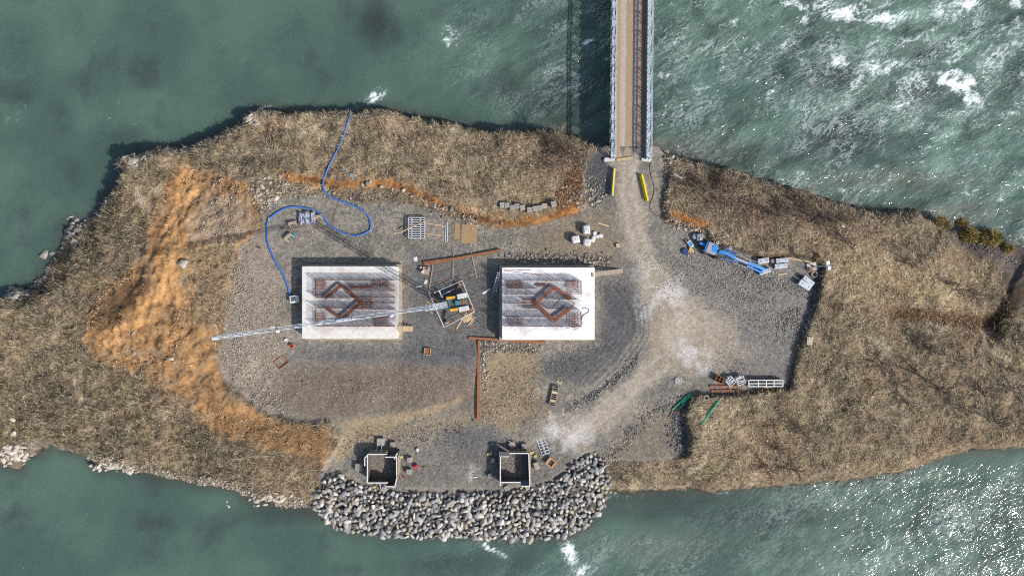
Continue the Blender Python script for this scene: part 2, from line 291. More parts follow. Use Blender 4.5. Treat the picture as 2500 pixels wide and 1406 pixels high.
def ground_material():
    m, n, l, b = new_mat('ground_earth')
    a = n.new('ShaderNodeAttribute'); a.attribute_name = 'tint'; s = n.new('ShaderNodeAttribute'); s.attribute_name = 'stony'
    g = n.new('ShaderNodeNewGeometry')
    def nz(sc, det, ro=.6):
        q = n.new('ShaderNodeTexNoise'); q.inputs['Scale'].default_value = sc; q.inputs['Detail'].default_value = det; q.inputs['Roughness'].default_value = ro
        l.new(g.outputs['Position'], q.inputs['Vector']); return q
    def rng(src, a0, a1, b0, b1):
        q = n.new('ShaderNodeMapRange'); q.inputs[1].default_value = a0; q.inputs[2].default_value = a1; q.inputs[3].default_value = b0; q.inputs[4].default_value = b1
        l.new(src, q.inputs[0]); return q.outputs[0]
    def mul(x, y):
        q = n.new('ShaderNodeMath'); q.operation = 'MULTIPLY'; l.new(x, q.inputs[0])
        if hasattr(y, 'links') or not isinstance(y, (int, float)): l.new(y, q.inputs[1])
        else: q.inputs[1].default_value = y
        return q.outputs[0]
    n1_, n2_ = nz(1.6, 8, .72), nz(9, 4, .7)
    f = mul(rng(n1_.outputs[0], .3, .7, .70, 1.30), rng(n2_.outputs[0], .3, .7, .62, 1.38))
    vo = n.new('ShaderNodeTexVoronoi'); vo.inputs['Scale'].default_value = 6.5; l.new(g.outputs['Position'], vo.inputs['Vector'])
    sx = n.new('ShaderNodeSeparateColor'); l.new(vo.outputs['Color'], sx.inputs[0])
    sv = rng(sx.outputs[0], 0, 1, .80, 1.26)
    hi = n.new('ShaderNodeMix'); l.new(s.outputs['Fac'], hi.inputs[0]); hi.inputs[2].default_value = 1.0; l.new(sv, hi.inputs[3])
    f = mul(f, hi.outputs[0])
    vm = n.new('ShaderNodeVectorMath'); vm.operation = 'SCALE'; l.new(a.outputs['Color'], vm.inputs[0]); l.new(f, vm.inputs['Scale'])
    l.new(vm.outputs[0], b.inputs['Base Color']); b.inputs['Roughness'].default_value = .93; b.inputs['Specular IOR Level'].default_value = .2
    bp = n.new('ShaderNodeBump'); bp.inputs['Strength'].default_value = .6; bp.inputs['Distance'].default_value = .12
    ad = n.new('ShaderNodeMath'); ad.operation = 'SUBTRACT'; l.new(n2_.outputs[0], ad.inputs[0]); l.new(mul(vo.outputs['Distance'], mul(s.outputs['Fac'], 1.6)), ad.inputs[1])
    l.new(ad.outputs[0], bp.inputs['Height']); l.new(bp.outputs[0], b.inputs['Normal'])
    return m

# ------------------------------------------------------------------ mesh builders
def arrays_mesh(name, verts, faces, tint=None, extra=None, smooth=False):
    me = bpy.data.meshes.new(name); verts = np.asarray(verts, np.float32); faces = np.asarray(faces, np.int32); k = faces.shape[1]
    me.vertices.add(len(verts)); me.vertices.foreach_set('co', verts.ravel())
    me.loops.add(faces.size); me.loops.foreach_set('vertex_index', faces.ravel())
    me.polygons.add(len(faces)); me.polygons.foreach_set('loop_start', np.arange(0, faces.size, k, dtype=np.int32))
    me.polygons.foreach_set('loop_total', np.full(len(faces), k, np.int32))
    if smooth: me.polygons.foreach_set('use_smooth', np.ones(len(faces), bool))
    if tint is not None:
        a = me.attributes.new('tint', 'FLOAT_COLOR', 'POINT'); c = np.ones((len(verts), 4), np.float32); c[:, :3] = tint; a.data.foreach_set('color', c.ravel())
    for nm, v in (extra or {}).items():
        a = me.attributes.new(nm, 'FLOAT', 'POINT'); a.data.foreach_set('value', np.asarray(v, np.float32).ravel())
    me.update(calc_edges=True); me.validate(); return me
def link(name, me, m=None, parent=None, loc=None):
    o = bpy.data.objects.new(name, me); COL.objects.link(o)
    if m and not me.materials: me.materials.append(m)
    if parent is not None: o.parent = parent
    if loc is not None: o.location = loc
    return o
def tag(o, label=None, cat=None, group=None, kind=None):
    for k, v in (('label', label), ('category', cat), ('group', group), ('kind', kind)):
        if v: o[k] = v
    return o
def thing(name, label, cat, loc=(0, 0, 0), rz=0.0, group=None):
    o = bpy.data.objects.new(name, None); COL.objects.link(o); o.location = loc; o.rotation_euler = (0, 0, rz); o.empty_display_size = .3
    return tag(o, label, cat, group)
def copy_tree(o, parent=None, loc=None, rz=None):
    c = o.copy(); COL.objects.link(c); c.parent = parent
    if loc is not None: c.location = loc
    if rz is not None: c.rotation_euler = (0, 0, rz)
    for ch in list(o.children): copy_tree(ch, c)
    return c
class MB:
    """collects simple solids; build() links them as one mesh object, in the parent's local space"""
    def __init__(s): s.v = []; s.f = []
    def add(s, vs, fs):
        k = len(s.v); s.v += [Vector(v) for v in vs]; s.f += [tuple(i + k for i in f) for f in fs]; return s
    def hexa(s, c): return s.add(c, [(3,2,1,0),(4,5,6,7),(0,1,5,4),(1,2,6,5),(2,3,7,6),(3,0,4,7)])
    def box(s, c, d, rz=0.0, tilt=None):
        c = Vector(c); R = Matrix.Rotation(rz, 3, 'Z')
        if tilt is not None: R = R @ Matrix.Rotation(tilt[1], 3, tilt[0])
        hx, hy, hz = d[0] / 2, d[1] / 2, d[2] / 2
        q = [(-hx,-hy,-hz),(hx,-hy,-hz),(hx,hy,-hz),(-hx,hy,-hz),(-hx,-hy,hz),(hx,-hy,hz),(hx,hy,hz),(-hx,hy,hz)]
        return s.hexa([c + R @ Vector(p) for p in q])
    def bar(s, a, b, w, h=None):
        a = Vector(a); b = Vector(b); d = (b - a).normalized(); h = h or w
        up = Vector((0, 0, 1)) if abs(d.z) < .95 else Vector((1, 0, 0)); x = d.cross(up).normalized() * w / 2; y = x.cross(d).normalized() * h / 2
        return s.hexa([a - x - y, a + x - y, a + x + y, a - x + y, b - x - y, b + x - y, b + x + y, b - x + y])
    def tube(s, pts, r, n=7, caps=True):
        pts = [Vector(p) for p in pts]; k = len(s.v); rr = r if isinstance(r, (list, tuple)) else [r] * len(pts)
        for i, p in enumerate(pts):
            d = (pts[min(i + 1, len(pts) - 1)] - pts[max(i - 1, 0)]).normalized(); up = Vector((0, 0, 1)) if abs(d.z) < .9 else Vector((1, 0, 0))
            x = d.cross(up).normalized(); y = x.cross(d).normalized()
            for j in range(n):
                a = 2 * math.pi * j / n; s.v.append(p + (x * math.cos(a) + y * math.sin(a)) * rr[i])
        for i in range(len(pts) - 1):
            for j in range(n): s.f.append((k + i * n + j, k + i * n + (j + 1) % n, k + (i + 1) * n + (j + 1) % n, k + (i + 1) * n + j))
        if caps:
            s.f.append(tuple(k + j for j in reversed(range(n)))); s.f.append(tuple(k + (len(pts) - 1) * n + j for j in range(n)))
        return s
    def cyl(s, c, r, h, n=16, axis='Z', r2=None):
        c = Vector(c); d = {'Z': Vector((0, 0, 1)), 'X': Vector((1, 0, 0)), 'Y': Vector((0, 1, 0))}[axis]
        return s.tube([c, c + d * h], [r, r2 if r2 is not None else r], n)
    def ring(s, c, ro, ri, h, n=20):
        c = Vector(c); k = len(s.v)
        for j in range(n):
            a = 2 * math.pi * j / n; e = Vector((math.cos(a), math.sin(a), 0))
            s.v += [c + e * ro, c + e * ro + Vector((0, 0, h)), c + e * ri + Vector((0, 0, h)), c + e * ri]
        for j in range(n):
            a = k + 4 * j; b = k + 4 * ((j + 1) % n)
            for q in range(4): s.f.append((a + q, b + q, b + (q + 1) % 4, a + (q + 1) % 4))
        return s
    def prism(s, poly, z0, z1):
        n = len(poly); k = len(s.v)
        s.v += [Vector((x, y, z0)) for x, y in poly] + [Vector((x, y, z1)) for x, y in poly]
        s.f.append(tuple(k + i for i in reversed(range(n)))); s.f.append(tuple(k + n + i for i in range(n)))
        for i in range(n): s.f.append((k + i, k + (i + 1) % n, k + n + (i + 1) % n, k + n + i))
        return s
    def mesh(s, name, m=None, off=None, smooth=False):
        me = bpy.data.meshes.new(name); me.from_pydata([tuple(v - off) if off is not None else tuple(v) for v in s.v], [], s.f)
        bm = bmesh.new(); bm.from_mesh(me); bmesh.ops.recalc_face_normals(bm, faces=bm.faces); bm.to_mesh(me); bm.free()
        if smooth: me.polygons.foreach_set('use_smooth', [True] * len(me.polygons))
        if m: me.materials.append(m)
        return me
    def build(s, name, m, parent=None, world=True, bevel=0.0, smooth=False):
        """world=True: points are world coordinates and the thing's root is unrotated"""
        off = Vector((0, 0, 0))
        if parent is not None and world:
            r = parent
            while r.parent is not None: r = r.parent
            off = Vector(r.location)
        o = link(name, s.mesh(name, m, off, smooth), None, parent)
        if bevel:
            md = o.modifiers.new('bevel', 'BEVEL'); md.width = bevel; md.segments = 1; md.limit_method = 'ANGLE'
        return o
    def single(s, name, m, base, label, cat, group=None, bevel=0.0, smooth=False):
        base = Vector(base); o = link(name, s.mesh(name, m, base, smooth), None, None, base)
        if bevel:
            md = o.modifiers.new('bevel', 'BEVEL'); md.width = bevel; md.segments = 1; md.limit_method = 'ANGLE'
        return tag(o, label, cat, group)

# ------------------------------------------------------------------ setting: ground sheet
H_, W_ = X.shape
idx = np.arange(H_ * W_).reshape(H_, W_)
quads = np.stack([idx[:-1, :-1], idx[:-1, 1:], idx[1:, 1:], idx[1:, :-1]], -1).reshape(-1, 4)
keep = (Z.ravel()[quads] > WATER - 2.2).any(1)
quads = quads[keep]; used = np.unique(quads); remap = np.full(H_ * W_, -1); remap[used] = np.arange(len(used))
V = np.stack([X, Y, Z], -1).reshape(-1, 3)[used]
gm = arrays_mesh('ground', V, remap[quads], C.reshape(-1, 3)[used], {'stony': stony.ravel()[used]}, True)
ground = tag(link('ground', gm, ground_material()), kind='structure')

# ------------------------------------------------------------------ setting: river
bed = MB(); bed.box((0, 0, WATER - 8), (4000, 4000, 1)); tag(bed.build('river_bed', mat('river_bed_silt', (.06,.06,.05))), kind='structure')
WS = .45
vx = np.arange(-122, 122.01, WS); vy = np.arange(-72, 72.01, WS); UX, UY = np.meshgrid(vx, vy)
u, v = px_of(UX, UY, WATER)
dsw = at(sShore, u, v) / 15.0
rap = np.clip(sm(900, 1500, u) * sm(420, 300, v - (u - 1500) * .30) + sm(1450, 2200, u) * sm(1080, 1180, v) * .75, 0, 1)      # how lively the current is
rap = np.maximum(rap, .45 * sm(950, 1350, u) * sm(1270, 1330, v))
nr = sm(1600, 2300, u) * sm(700, 0, v - (u - 1600) * .25)
hgt = (fbm(UX / 3.0 + UY / 5, UY / 2.2, 4, 41) * .24 + fbm(UX / 9, UY / 5, 3, 42) * .18) * rap + fbm(UX / 1.4, UY / 1.0, 3, 43) * .07 * rap
edgef = sm(122, 112, np.abs(UX)) * sm(72, 64, np.abs(UY))
hgt = hgt * edgef * sm(0, 2, -dsw + .5)
def wn_(sc, s, o=4): return fbm(UX / sc, UY / sc, o, s)
big = wn_(16, 51); med = wn_(6, 52)
fl = fbm(UX / 9 + UY / 14, UY / 3.2 - UX / 7, 4, 53)
wc_ = mix(lin(72,98,88), lin(86,114,98), sm(-.4, .5, big))
wc_ = mix(wc_, lin(66,74,76), sm(.15, .6, wn_(11, 54)) * .7)
wc_ = mix(wc_, lin(104,132,114), sm(-.25, .45, fl) * nr * .85); wc_ = mix(wc_, lin(62,92,76), sm(.1, .5, fbm(UX / 6 + UY / 9, UY / 2.5 - UX / 6, 4, 57)) * nr * .7)
wc_ = mix(wc_, lin(84,122,82), sm(.2, .7, fbm(UX / 7 + UY / 10, UY / 4 - UX / 6, 3, 55)) * nr * sm(420, 150, v) * .8)
for bx, by, rx, ry, k in ((2030,190,90,60,.85),(2270,230,80,50,.8),(2060,330,170,70,.7),(920,60,60,70,.7),(1240,200,70,60,.6),(1350,250,110,70,.5),(40,230,60,40,.6),(310,340,60,40,.4),(1850,380,250,40,.5),(1560,1230,230,60,.5),(1900,1260,260,50,.5),(1150,1380,220,40,.4),(700,1250,160,40,.5)):
    wc_ = mix(wc_, lin(50,56,58), sm(1.2, .2, np.hypot((u - bx) / rx, (v - by) / ry) + med * .4) * k)
for bx, by, rx, ry, k in ((1680,360,160,40,.5),(2200,440,260,40,.45),(1620,1330,180,50,.35),(2330,520,160,30,.6),(1400,1280,60,30,.5)):
    wc_ = mix(wc_, lin(112,106,92), sm(1.2, .2, np.hypot((u - bx) / rx, (v - by) / ry) + med * .4) * k)
wc_ = mix(wc_, lin(74,74,66), sm(2.2, .2, -dsw + med * .8) * .55)          # shallow silty margin
wc_ = mix(wc_, lin(62,100,66), sm(26, 6, np.abs(u - 1470)) * sm(360, 250, v) * .5)
wc_ = mix(wc_, lin(96,118,106), sm(1500, 2300, u) * sm(1330, 1420, v + med * 40) * .6)
wc_ = mix(wc_, wc_.mean(-1, keepdims=True) * np.array([.92, 1.04, 1.02]), np.full(u.shape, .22)) * .97
foam = np.zeros_like(u)
def spot(bx, by, rx, ry, k, a=0.0):
    ca, sa = math.cos(a), math.sin(a); dx = (u - bx) * ca + (v - by) * sa; dy = -(u - bx) * sa + (v - by) * ca
    return k * sm(1.15, .0, np.hypot(dx / rx, dy / ry) + med * .35)
for s_ in ((2060,30,150,40,1.0,.1),(1950,15,70,22,.9,.3),(2150,45,120,30,.9,0),(2370,10,40,34,1.1,0),(2480,10,60,24,.7,0),(2300,40,90,24,.5,0),(1960,50,26,40,.8,.2),(2330,195,60,34,1.9,.2),(2380,240,36,40,.7,.8),(2050,150,40,28,.95,.5),(2150,160,90,40,.7,0),
           (2240,190,60,50,.6,0),(2130,105,60,30,.6,0),(2190,260,70,20,.6,0),(2230,300,90,40,.45,0),(1850,120,20,40,.6,0),(1880,230,18,40,.6,.3),(1905,110,60,30,.45,0),(1345,175,34,18,.85,-.2),(1090,100,22,20,.7,0),(1100,90,60,40,.4,0),(1435,103,26,7,.9,-.4),(1480,145,10,8,.9,0),(1390,180,30,14,.4,0),
           (912,238,52,18,1.0,-.5),(870,262,14,8,.8,0),(1620,185,22,14,.8,0),(1655,100,40,12,.6,-.5),(1700,220,70,30,.4,-.3),(1800,60,40,30,.4,0),(1900,420,24,10,.7,0),(1955,423,30,16,.7,0),(2050,465,22,12,.6,0),(1200,1340,70,12,.95,.5),(1390,1355,26,60,1.0,-.4),(1350,1360,40,10,.5,.6),(1420,1395,60,30,.7,0),(2350,540,40,6,.4,.2),(640,266,30,6,.5,-.3)):
    foam = np.maximum(foam, spot(*s_))
foam = np.minimum(foam, 1.0) * (.74 + .5 * sm(-.4, .5, wn_(2.2, 58) + wn_(.9, 59, 2) * .6))
foam = np.maximum(foam, nr * (.22 + .22 * sm(380, 60, v)) * sm(-.5, .5, fl + med * .5) + .12 * rap * sm(1000, 1300, u))
foam = np.maximum(foam, sm(1.0, .1, -dsw + med * .4) * sm(-.05, .4, med) * .5 * sm(780, 900, u))
me_w = arrays_mesh('water', np.stack([UX, UY, WATER + hgt], -1).reshape(-1, 3), np.stack([(q := np.arange(UX.size).reshape(UX.shape))[:-1, :-1], q[:-1, 1:], q[1:, 1:], q[1:, :-1]], -1).reshape(-1, 4), wc_.reshape(-1, 3), {'foam': foam, 'chop': np.clip(rap * 1.0 + .05, 0, 1.2)}, True)
def water_material():
    m, n, l, b = new_mat('river_water')
    A = {}
    for k in ('tint', 'foam', 'chop'): A[k] = n.new('ShaderNodeAttribute'); A[k].attribute_name = k
    g = n.new('ShaderNodeNewGeometry')
    def mapn(sc, rot, det, ro, dist=0.0):
        mp = n.new('ShaderNodeMapping'); mp.vector_type = 'TEXTURE'; mp.inputs['Scale'].default_value = tuple(1 / k_ for k_ in sc); mp.inputs['Rotation'].default_value = (0, 0, rot); l.new(g.outputs['Position'], mp.inputs[0])
        q = n.new('ShaderNodeTexNoise'); q.inputs['Scale'].default_value = 1; q.inputs['Detail'].default_value = det; q.inputs['Roughness'].default_value = ro; q.inputs['Distortion'].default_value = dist
        l.new(mp.outputs[0], q.inputs['Vector']); return q.outputs[0]
    def M(op, x, y=None, clamp=False):
        q = n.new('ShaderNodeMath'); q.operation = op; q.use_clamp = clamp
        for i, k in enumerate((x, y)):
            if k is None: continue
            if isinstance(k, (int, float)): q.inputs[i].default_value = k
            else: l.new(k, q.inputs[i])
        return q.outputs[0]
    def ridge(x): return M('SUBTRACT', 1.0, M('MULTIPLY', M('ABSOLUTE', M('SUBTRACT', x, .5)), 5.0))
    r1 = ridge(mapn((.26, .42, .4), .6, 5, .58, 1.8)); r2 = ridge(mapn((.5, 1.1, 1), .65, 4, .6, 1.6)); cl = mapn((.16, .22, .2), .3, 6, .65, .8)
    base = M('ADD', M('MULTIPLY', r1, .55), M('ADD', M('MULTIPLY', r2, .40), M('MULTIPLY', M('SUBTRACT', cl, .5), 1.2)))
    ff = M('MULTIPLY', M('ADD', base, M('SUBTRACT', M('MULTIPLY', A['foam'].outputs['Fac'], .80), 1.05)), 2.0, True)
    st2 = M('MULTIPLY', M('MULTIPLY', M('MAXIMUM', r2, 0.0), M('MULTIPLY', A['foam'].outputs['Fac'], .9)), .38, True)
    w1 = mapn((.07, .20, .2), .65, 3, .55, 1.2)
    crest = ridge(mapn((.30, .85, .5), .65, 3.5, .58, 2.2)); patch = mapn((.09, .15, .1), .5, 5, .6, .5)
    cre = M('MULTIPLY', M('MULTIPLY', M('SUBTRACT', M('ADD', crest, M('MULTIPLY', M('SUBTRACT', patch, .5), 1.5)), .84), 3.0, True), M('MULTIPLY', A['chop'].outputs['Fac'], .42))
    tm = n.new('ShaderNodeVectorMath'); tm.operation = 'SCALE'; l.new(A['tint'].outputs['Color'], tm.inputs[0])
    l.new(M('ADD', M('MULTIPLY', M('MULTIPLY', M('SUBTRACT', w1, .5), 2.4), A['chop'].outputs['Fac']), 1.0), tm.inputs['Scale'])
    mc = n.new('ShaderNodeMix'); mc.data_type = 'RGBA'; l.new(cre, mc.inputs[0]); l.new(tm.outputs[0], mc.inputs[6]); mc.inputs[7].default_value = rgb(lin(206,216,212))
    m0 = n.new('ShaderNodeMix'); m0.data_type = 'RGBA'; l.new(st2, m0.inputs[0]); l.new(mc.outputs[2], m0.inputs[6]); m0.inputs[7].default_value = rgb(lin(168,186,176))
    mx = n.new('ShaderNodeMix'); mx.data_type = 'RGBA'; l.new(ff, mx.inputs[0]); l.new(m0.outputs[2], mx.inputs[6]); mx.inputs[7].default_value = (.86, .9, .9, 1)
    l.new(mx.outputs[2], b.inputs['Base Color']); b.inputs['IOR'].default_value = 1.33; b.inputs['Subsurface Weight'].default_value = .35; b.inputs['Subsurface Radius'].default_value = (1, 1, 1); b.inputs['Subsurface Scale'].default_value = 3.0
    l.new(M('ADD', M('MULTIPLY', ff, .5), .045), b.inputs['Roughness'])
    h1 = mapn((.75, 1.5, 1), .5, 2, .5, .6); h2 = mapn((2.0, 3.2, 3), .4, 1.5, .5, .3)
    hh = M('ADD', M('MULTIPLY', h1, .34), M('MULTIPLY', h2, .085))
    hh = M('MULTIPLY', hh, A['chop'].outputs['Fac'])
    bp = n.new('ShaderNodeBump'); bp.inputs['Strength'].default_value = 1.0; bp.inputs['Distance'].default_value = .55
    l.new(hh, bp.inputs['Height']); l.new(bp.outputs[0], b.inputs['Normal'])
    return m
water = tag(link('water', me_w, water_material()), kind='structure')
far = MB()
for x0, x1, y0, y1 in ((-2000,-121.7,-2000,2000),(121.6,2000,-2000,2000),(-121.7,121.6,71.7,2000),(-121.7,121.6,-2000,-71.8)):
    far.add([(x0,y0,WATER-.004),(x1,y0,WATER-.004),(x1,y1,WATER-.004),(x0,y1,WATER-.004)], [(0,1,2,3)])
tag(far.build('river_water', mat('far_river_water', tuple(lin(70,98,84)), tuple(lin(60,84,76)), .05, .1, 0, .2, .8)), kind='structure')

# ------------------------------------------------------------------ shared materials
CONC = mat('pale_concrete', tuple(lin(222,218,212)), tuple(lin(170,168,166)), .9, .85, 0, .2, 9, .3)
CONC_W = mat('white_concrete', tuple(lin(236,234,232)), tuple(lin(190,188,188)), .6, .85, 0, .15, 9, .34)
def slab_mat(name, edge, x0, x1, y0, y1):
    """pale cast concrete, greyer where the reinforcement stands"""
    m, n, l, b = new_mat(name); tc = n.new('ShaderNodeTexCoord'); sx = n.new('ShaderNodeSeparateXYZ'); l.new(tc.outputs['Object'], sx.inputs[0])
    def M(op, x, y=None, clamp=False):
        q = n.new('ShaderNodeMath'); q.operation = op; q.use_clamp = clamp
        for i, k in enumerate((x, y)):
            if k is None: continue
            if isinstance(k, (int, float)): q.inputs[i].default_value = k
            else: l.new(k, q.inputs[i])
        return q.outputs[0]
    def N(sc, det, ro=.6):
        q = n.new('ShaderNodeTexNoise'); q.inputs['Scale'].default_value = sc; q.inputs['Detail'].default_value = det; q.inputs['Roughness'].default_value = ro; l.new(tc.outputs['Object'], q.inputs['Vector']); return q.outputs[0]
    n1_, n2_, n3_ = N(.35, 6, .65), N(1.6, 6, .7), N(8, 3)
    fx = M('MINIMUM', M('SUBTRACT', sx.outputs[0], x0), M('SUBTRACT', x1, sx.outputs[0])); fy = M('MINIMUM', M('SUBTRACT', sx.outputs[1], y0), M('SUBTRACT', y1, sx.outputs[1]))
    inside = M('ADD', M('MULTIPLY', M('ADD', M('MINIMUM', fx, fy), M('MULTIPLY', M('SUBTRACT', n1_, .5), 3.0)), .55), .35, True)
    grey_mix = M('ADD', M('MULTIPLY', inside, .8), M('MULTIPLY', M('SUBTRACT', n2_, .45), 1.6), True)  # greyer towards the middle of the top, mottled by noise
    mx = n.new('ShaderNodeMix'); mx.data_type = 'RGBA'; l.new(grey_mix, mx.inputs[0]); mx.inputs[6].default_value = rgb(lin(*edge)); mx.inputs[7].default_value = rgb(lin(146,146,152))
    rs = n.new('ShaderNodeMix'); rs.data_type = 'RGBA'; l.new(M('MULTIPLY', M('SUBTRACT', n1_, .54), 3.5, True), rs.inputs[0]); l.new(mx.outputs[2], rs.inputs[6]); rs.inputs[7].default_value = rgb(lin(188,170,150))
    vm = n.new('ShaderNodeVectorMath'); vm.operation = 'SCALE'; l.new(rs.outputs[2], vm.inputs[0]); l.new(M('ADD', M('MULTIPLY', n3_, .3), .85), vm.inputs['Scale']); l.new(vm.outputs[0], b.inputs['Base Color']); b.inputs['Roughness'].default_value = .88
    return m
SLAB_L = slab_mat('cast_concrete_mottled', (222,218,210), -5.6, 8.2, -3.9, 4.0); SLAB_R = slab_mat('cast_concrete_white', (244,243,243), -8.2, 4.7, -3.7, 4.2)
BLOCK = mat('grey_concrete', tuple(lin(176,170,160)), tuple(lin(128,124,116)), 2.5, .9, 0, .3, 14, .3, .12)
PLY = mat('formwork_ply', tuple(lin(186,168,146)), tuple(lin(140,124,108)), 1.2, .8, 0, .15, 10)
TIMBER = mat('raw_timber', tuple(lin(214,190,150)), tuple(lin(172,146,110)), 2.0, .75, 0, .15, 14, .3, .12)
TIMBER_G = mat('weathered_timber', tuple(lin(176,160,142)), tuple(lin(120,108,96)), 2.0, .85, 0, .2, 14, .3, .1)
RUST = mat('rusty_steel', tuple(lin(164,110,72)), tuple(lin(116,76,54)), 2.2, .8, .1, .25, 16)
REBAR = mat('rebar_rust', tuple(lin(128,74,48)), tuple(lin(84,52,40)), 3.0, .8, .1, 0)
REBAR_O = mat('rebar_orange_rust', tuple(lin(160,92,54)), tuple(lin(110,62,40)), 3.0, .8, .1, 0)
GALV = mat('galvanised_steel', tuple(lin(216,222,228)), tuple(lin(176,184,192)), 1.5, .5, .12, .05, 20)
GALV_D = mat('dull_galvanised_plate', tuple(lin(140,150,162)), tuple(lin(112,120,132)), 1.2, .55, .3, .08, 10)
WHITEP = mat('white_painted_steel', tuple(lin(236,236,234)), tuple(lin(200,200,198)), 3, .5, 0, .05, 10)
ALU = mat('aluminium_panel', tuple(lin(222,228,234)), tuple(lin(168,176,184)), 3.0, .4, .3, .1, 14)
YEL = mat('yellow_barrier_paint', tuple(lin(250,224,20)), tuple(lin(214,184,16)), 2.0, .6, 0, .12, 14)
YELC = mat('yellow_crane_paint', tuple(lin(240,180,40)), tuple(lin(200,144,30)), 2.0, .55, 0, .05)
BLUE = mat('bright_blue_paint', tuple(lin(48,150,226)), tuple(lin(24,104,176)), 2.0, .45, 0, .05)
BLUE_H = mat('blue_hose_rubber', tuple(lin(70,128,206)), tuple(lin(40,88,160)), 2.0, .5, 0, .05)
HOODG = mat('grey_hood_paint', tuple(lin(168,164,172)), tuple(lin(140,138,146)), 2.0, .5, 0, .05)
TEAL = mat('teal_painted_steel', tuple(lin(96,150,150)), tuple(lin(60,104,108)), 2.5, .55, .1, .05)
DARK = mat('dark_rubber', (.02,.02,.022), (.045,.043,.04), 4, .85)
STEELD = mat('dark_steel', (.06,.065,.07), (.11,.11,.11), 4, .6, .3)
BAG = mat('white_woven_bag', tuple(lin(228,226,222)), tuple(lin(178,176,174)), 2.2, .8, 0, .5, 5, .2)
TARP = mat('grey_tarpaulin', tuple(lin(176,176,188)), tuple(lin(130,130,144)), 2.0, .6, 0, .5, 6)
GREENP = mat('green_plastic_pipe', tuple(lin(30,176,124)), tuple(lin(16,130,92)), 2, .45, 0, .03)
REDP = mat('red_plastic', tuple(lin(220,52,62)), tuple(lin(180,36,46)), 2, .45, 0, .03)
BARK = mat('grey_brown_twigs', tuple(lin(138,122,106)), tuple(lin(104,90,78)), 3, .9, 0, 0, 5, .25, .25)
HAYROPE = mat('teal_rope', tuple(lin(40,170,180)), tuple(lin(24,120,130)), 4, .7)
SKY = mat('light_blue_sheet', tuple(lin(120,190,236)), tuple(lin(90,160,210)), 4, .5)

# ------------------------------------------------------------------ truss bridge
BX, BY = P(1537.5, 388, .12).x, P(1537.5, 388, .12).y
br = thing('truss_bridge', 'long steel truss bridge with a sandy gravel roadway, running off the top edge', 'bridge', (BX, BY, 0), math.radians(-.55))
BL = 40.0; PN = 3.05; NP = 13
MB().box((0, BL / 2, -.35), (4.9, BL, .7)).build('deck', STEELD, br, False)
def bridge_road():
    m, n, l, b = new_mat('bridge_sand_gravel'); tc = n.new('ShaderNodeTexCoord'); sx = n.new('ShaderNodeSeparateXYZ'); l.new(tc.outputs['Object'], sx.inputs[0])
    nz = n.new('ShaderNodeTexNoise'); nz.inputs['Scale'].default_value = 1.0; nz.inputs['Detail'].default_value = 6
    mp = n.new('ShaderNodeMapping'); mp.inputs['Scale'].default_value = (1.2, .25, 1); l.new(tc.outputs['Object'], mp.inputs[0]); l.new(mp.outputs[0], nz.inputs['Vector'])
    ad = n.new('ShaderNodeMath'); ad.operation = 'MULTIPLY_ADD'; l.new(nz.outputs[0], ad.inputs[0]); ad.inputs[1].default_value = .35; l.new(sx.outputs[0], ad.inputs[2])
    mr = n.new('ShaderNodeMapRange'); mr.inputs[1].default_value = -2.13; mr.inputs[2].default_value = 2.47; l.new(ad.outputs[0], mr.inputs[0])
    cr = n.new('ShaderNodeValToRGB'); e = cr.color_ramp.elements
    cols = [(0.0,(160,130,98)),(.10,(164,138,106)),(.18,(166,154,136)),(.30,(176,166,150)),(.36,(156,138,114)),(.48,(160,136,106)),(.58,(152,134,110)),(.64,(150,142,134)),(.76,(154,146,138)),(.84,(142,122,98)),(1.0,(134,110,84))]  # wheel tracks; right-hand stops also carry the truss shadow as colour
    while len(e) < len(cols): e.new(.5)
    for i, (p_, c_) in enumerate(cols): e[i].position = p_; e[i].color = rgb(lin(*c_))
    l.new(mr.outputs[0], cr.inputs[0])
    n2 = n.new('ShaderNodeTexNoise'); n2.inputs['Scale'].default_value = 7; n2.inputs['Detail'].default_value = 5; l.new(tc.outputs['Object'], n2.inputs['Vector'])
    r2 = n.new('ShaderNodeMapRange'); r2.inputs[1].default_value = .3; r2.inputs[2].default_value = .7; r2.inputs[3].default_value = .75; r2.inputs[4].default_value = 1.25; l.new(n2.outputs[0], r2.inputs[0])
    vm = n.new('ShaderNodeVectorMath'); vm.operation = 'SCALE'; l.new(cr.outputs[0], vm.inputs[0]); l.new(r2.outputs[0], vm.inputs['Scale']); l.new(vm.outputs[0], b.inputs['Base Color'])
    b.inputs['Roughness'].default_value = .95
    bp = n.new('ShaderNodeBump'); bp.inputs['Strength'].default_value = .5; bp.inputs['Distance'].default_value = .08; l.new(n2.outputs[0], bp.inputs['Height']); l.new(bp.outputs[0], b.inputs['Normal'])
    return m
q = MB(); ny = 60; nx = 10
for j in range(ny + 1):
    for i in range(nx + 1):
        x = -2.3 + 4.6 * i / nx; y = BL * j / ny; q.v.append(Vector((x, y, .1 + .03 * math.sin(i * 1.9) + RND.uniform(-.015, .015))))
for j in range(ny):
    for i in range(nx): a = j * (nx + 1) + i; q.f.append((a, a + 1, a + nx + 2, a + nx + 1))
q.build('gravel_roadway', bridge_road(), br, False, smooth=True)
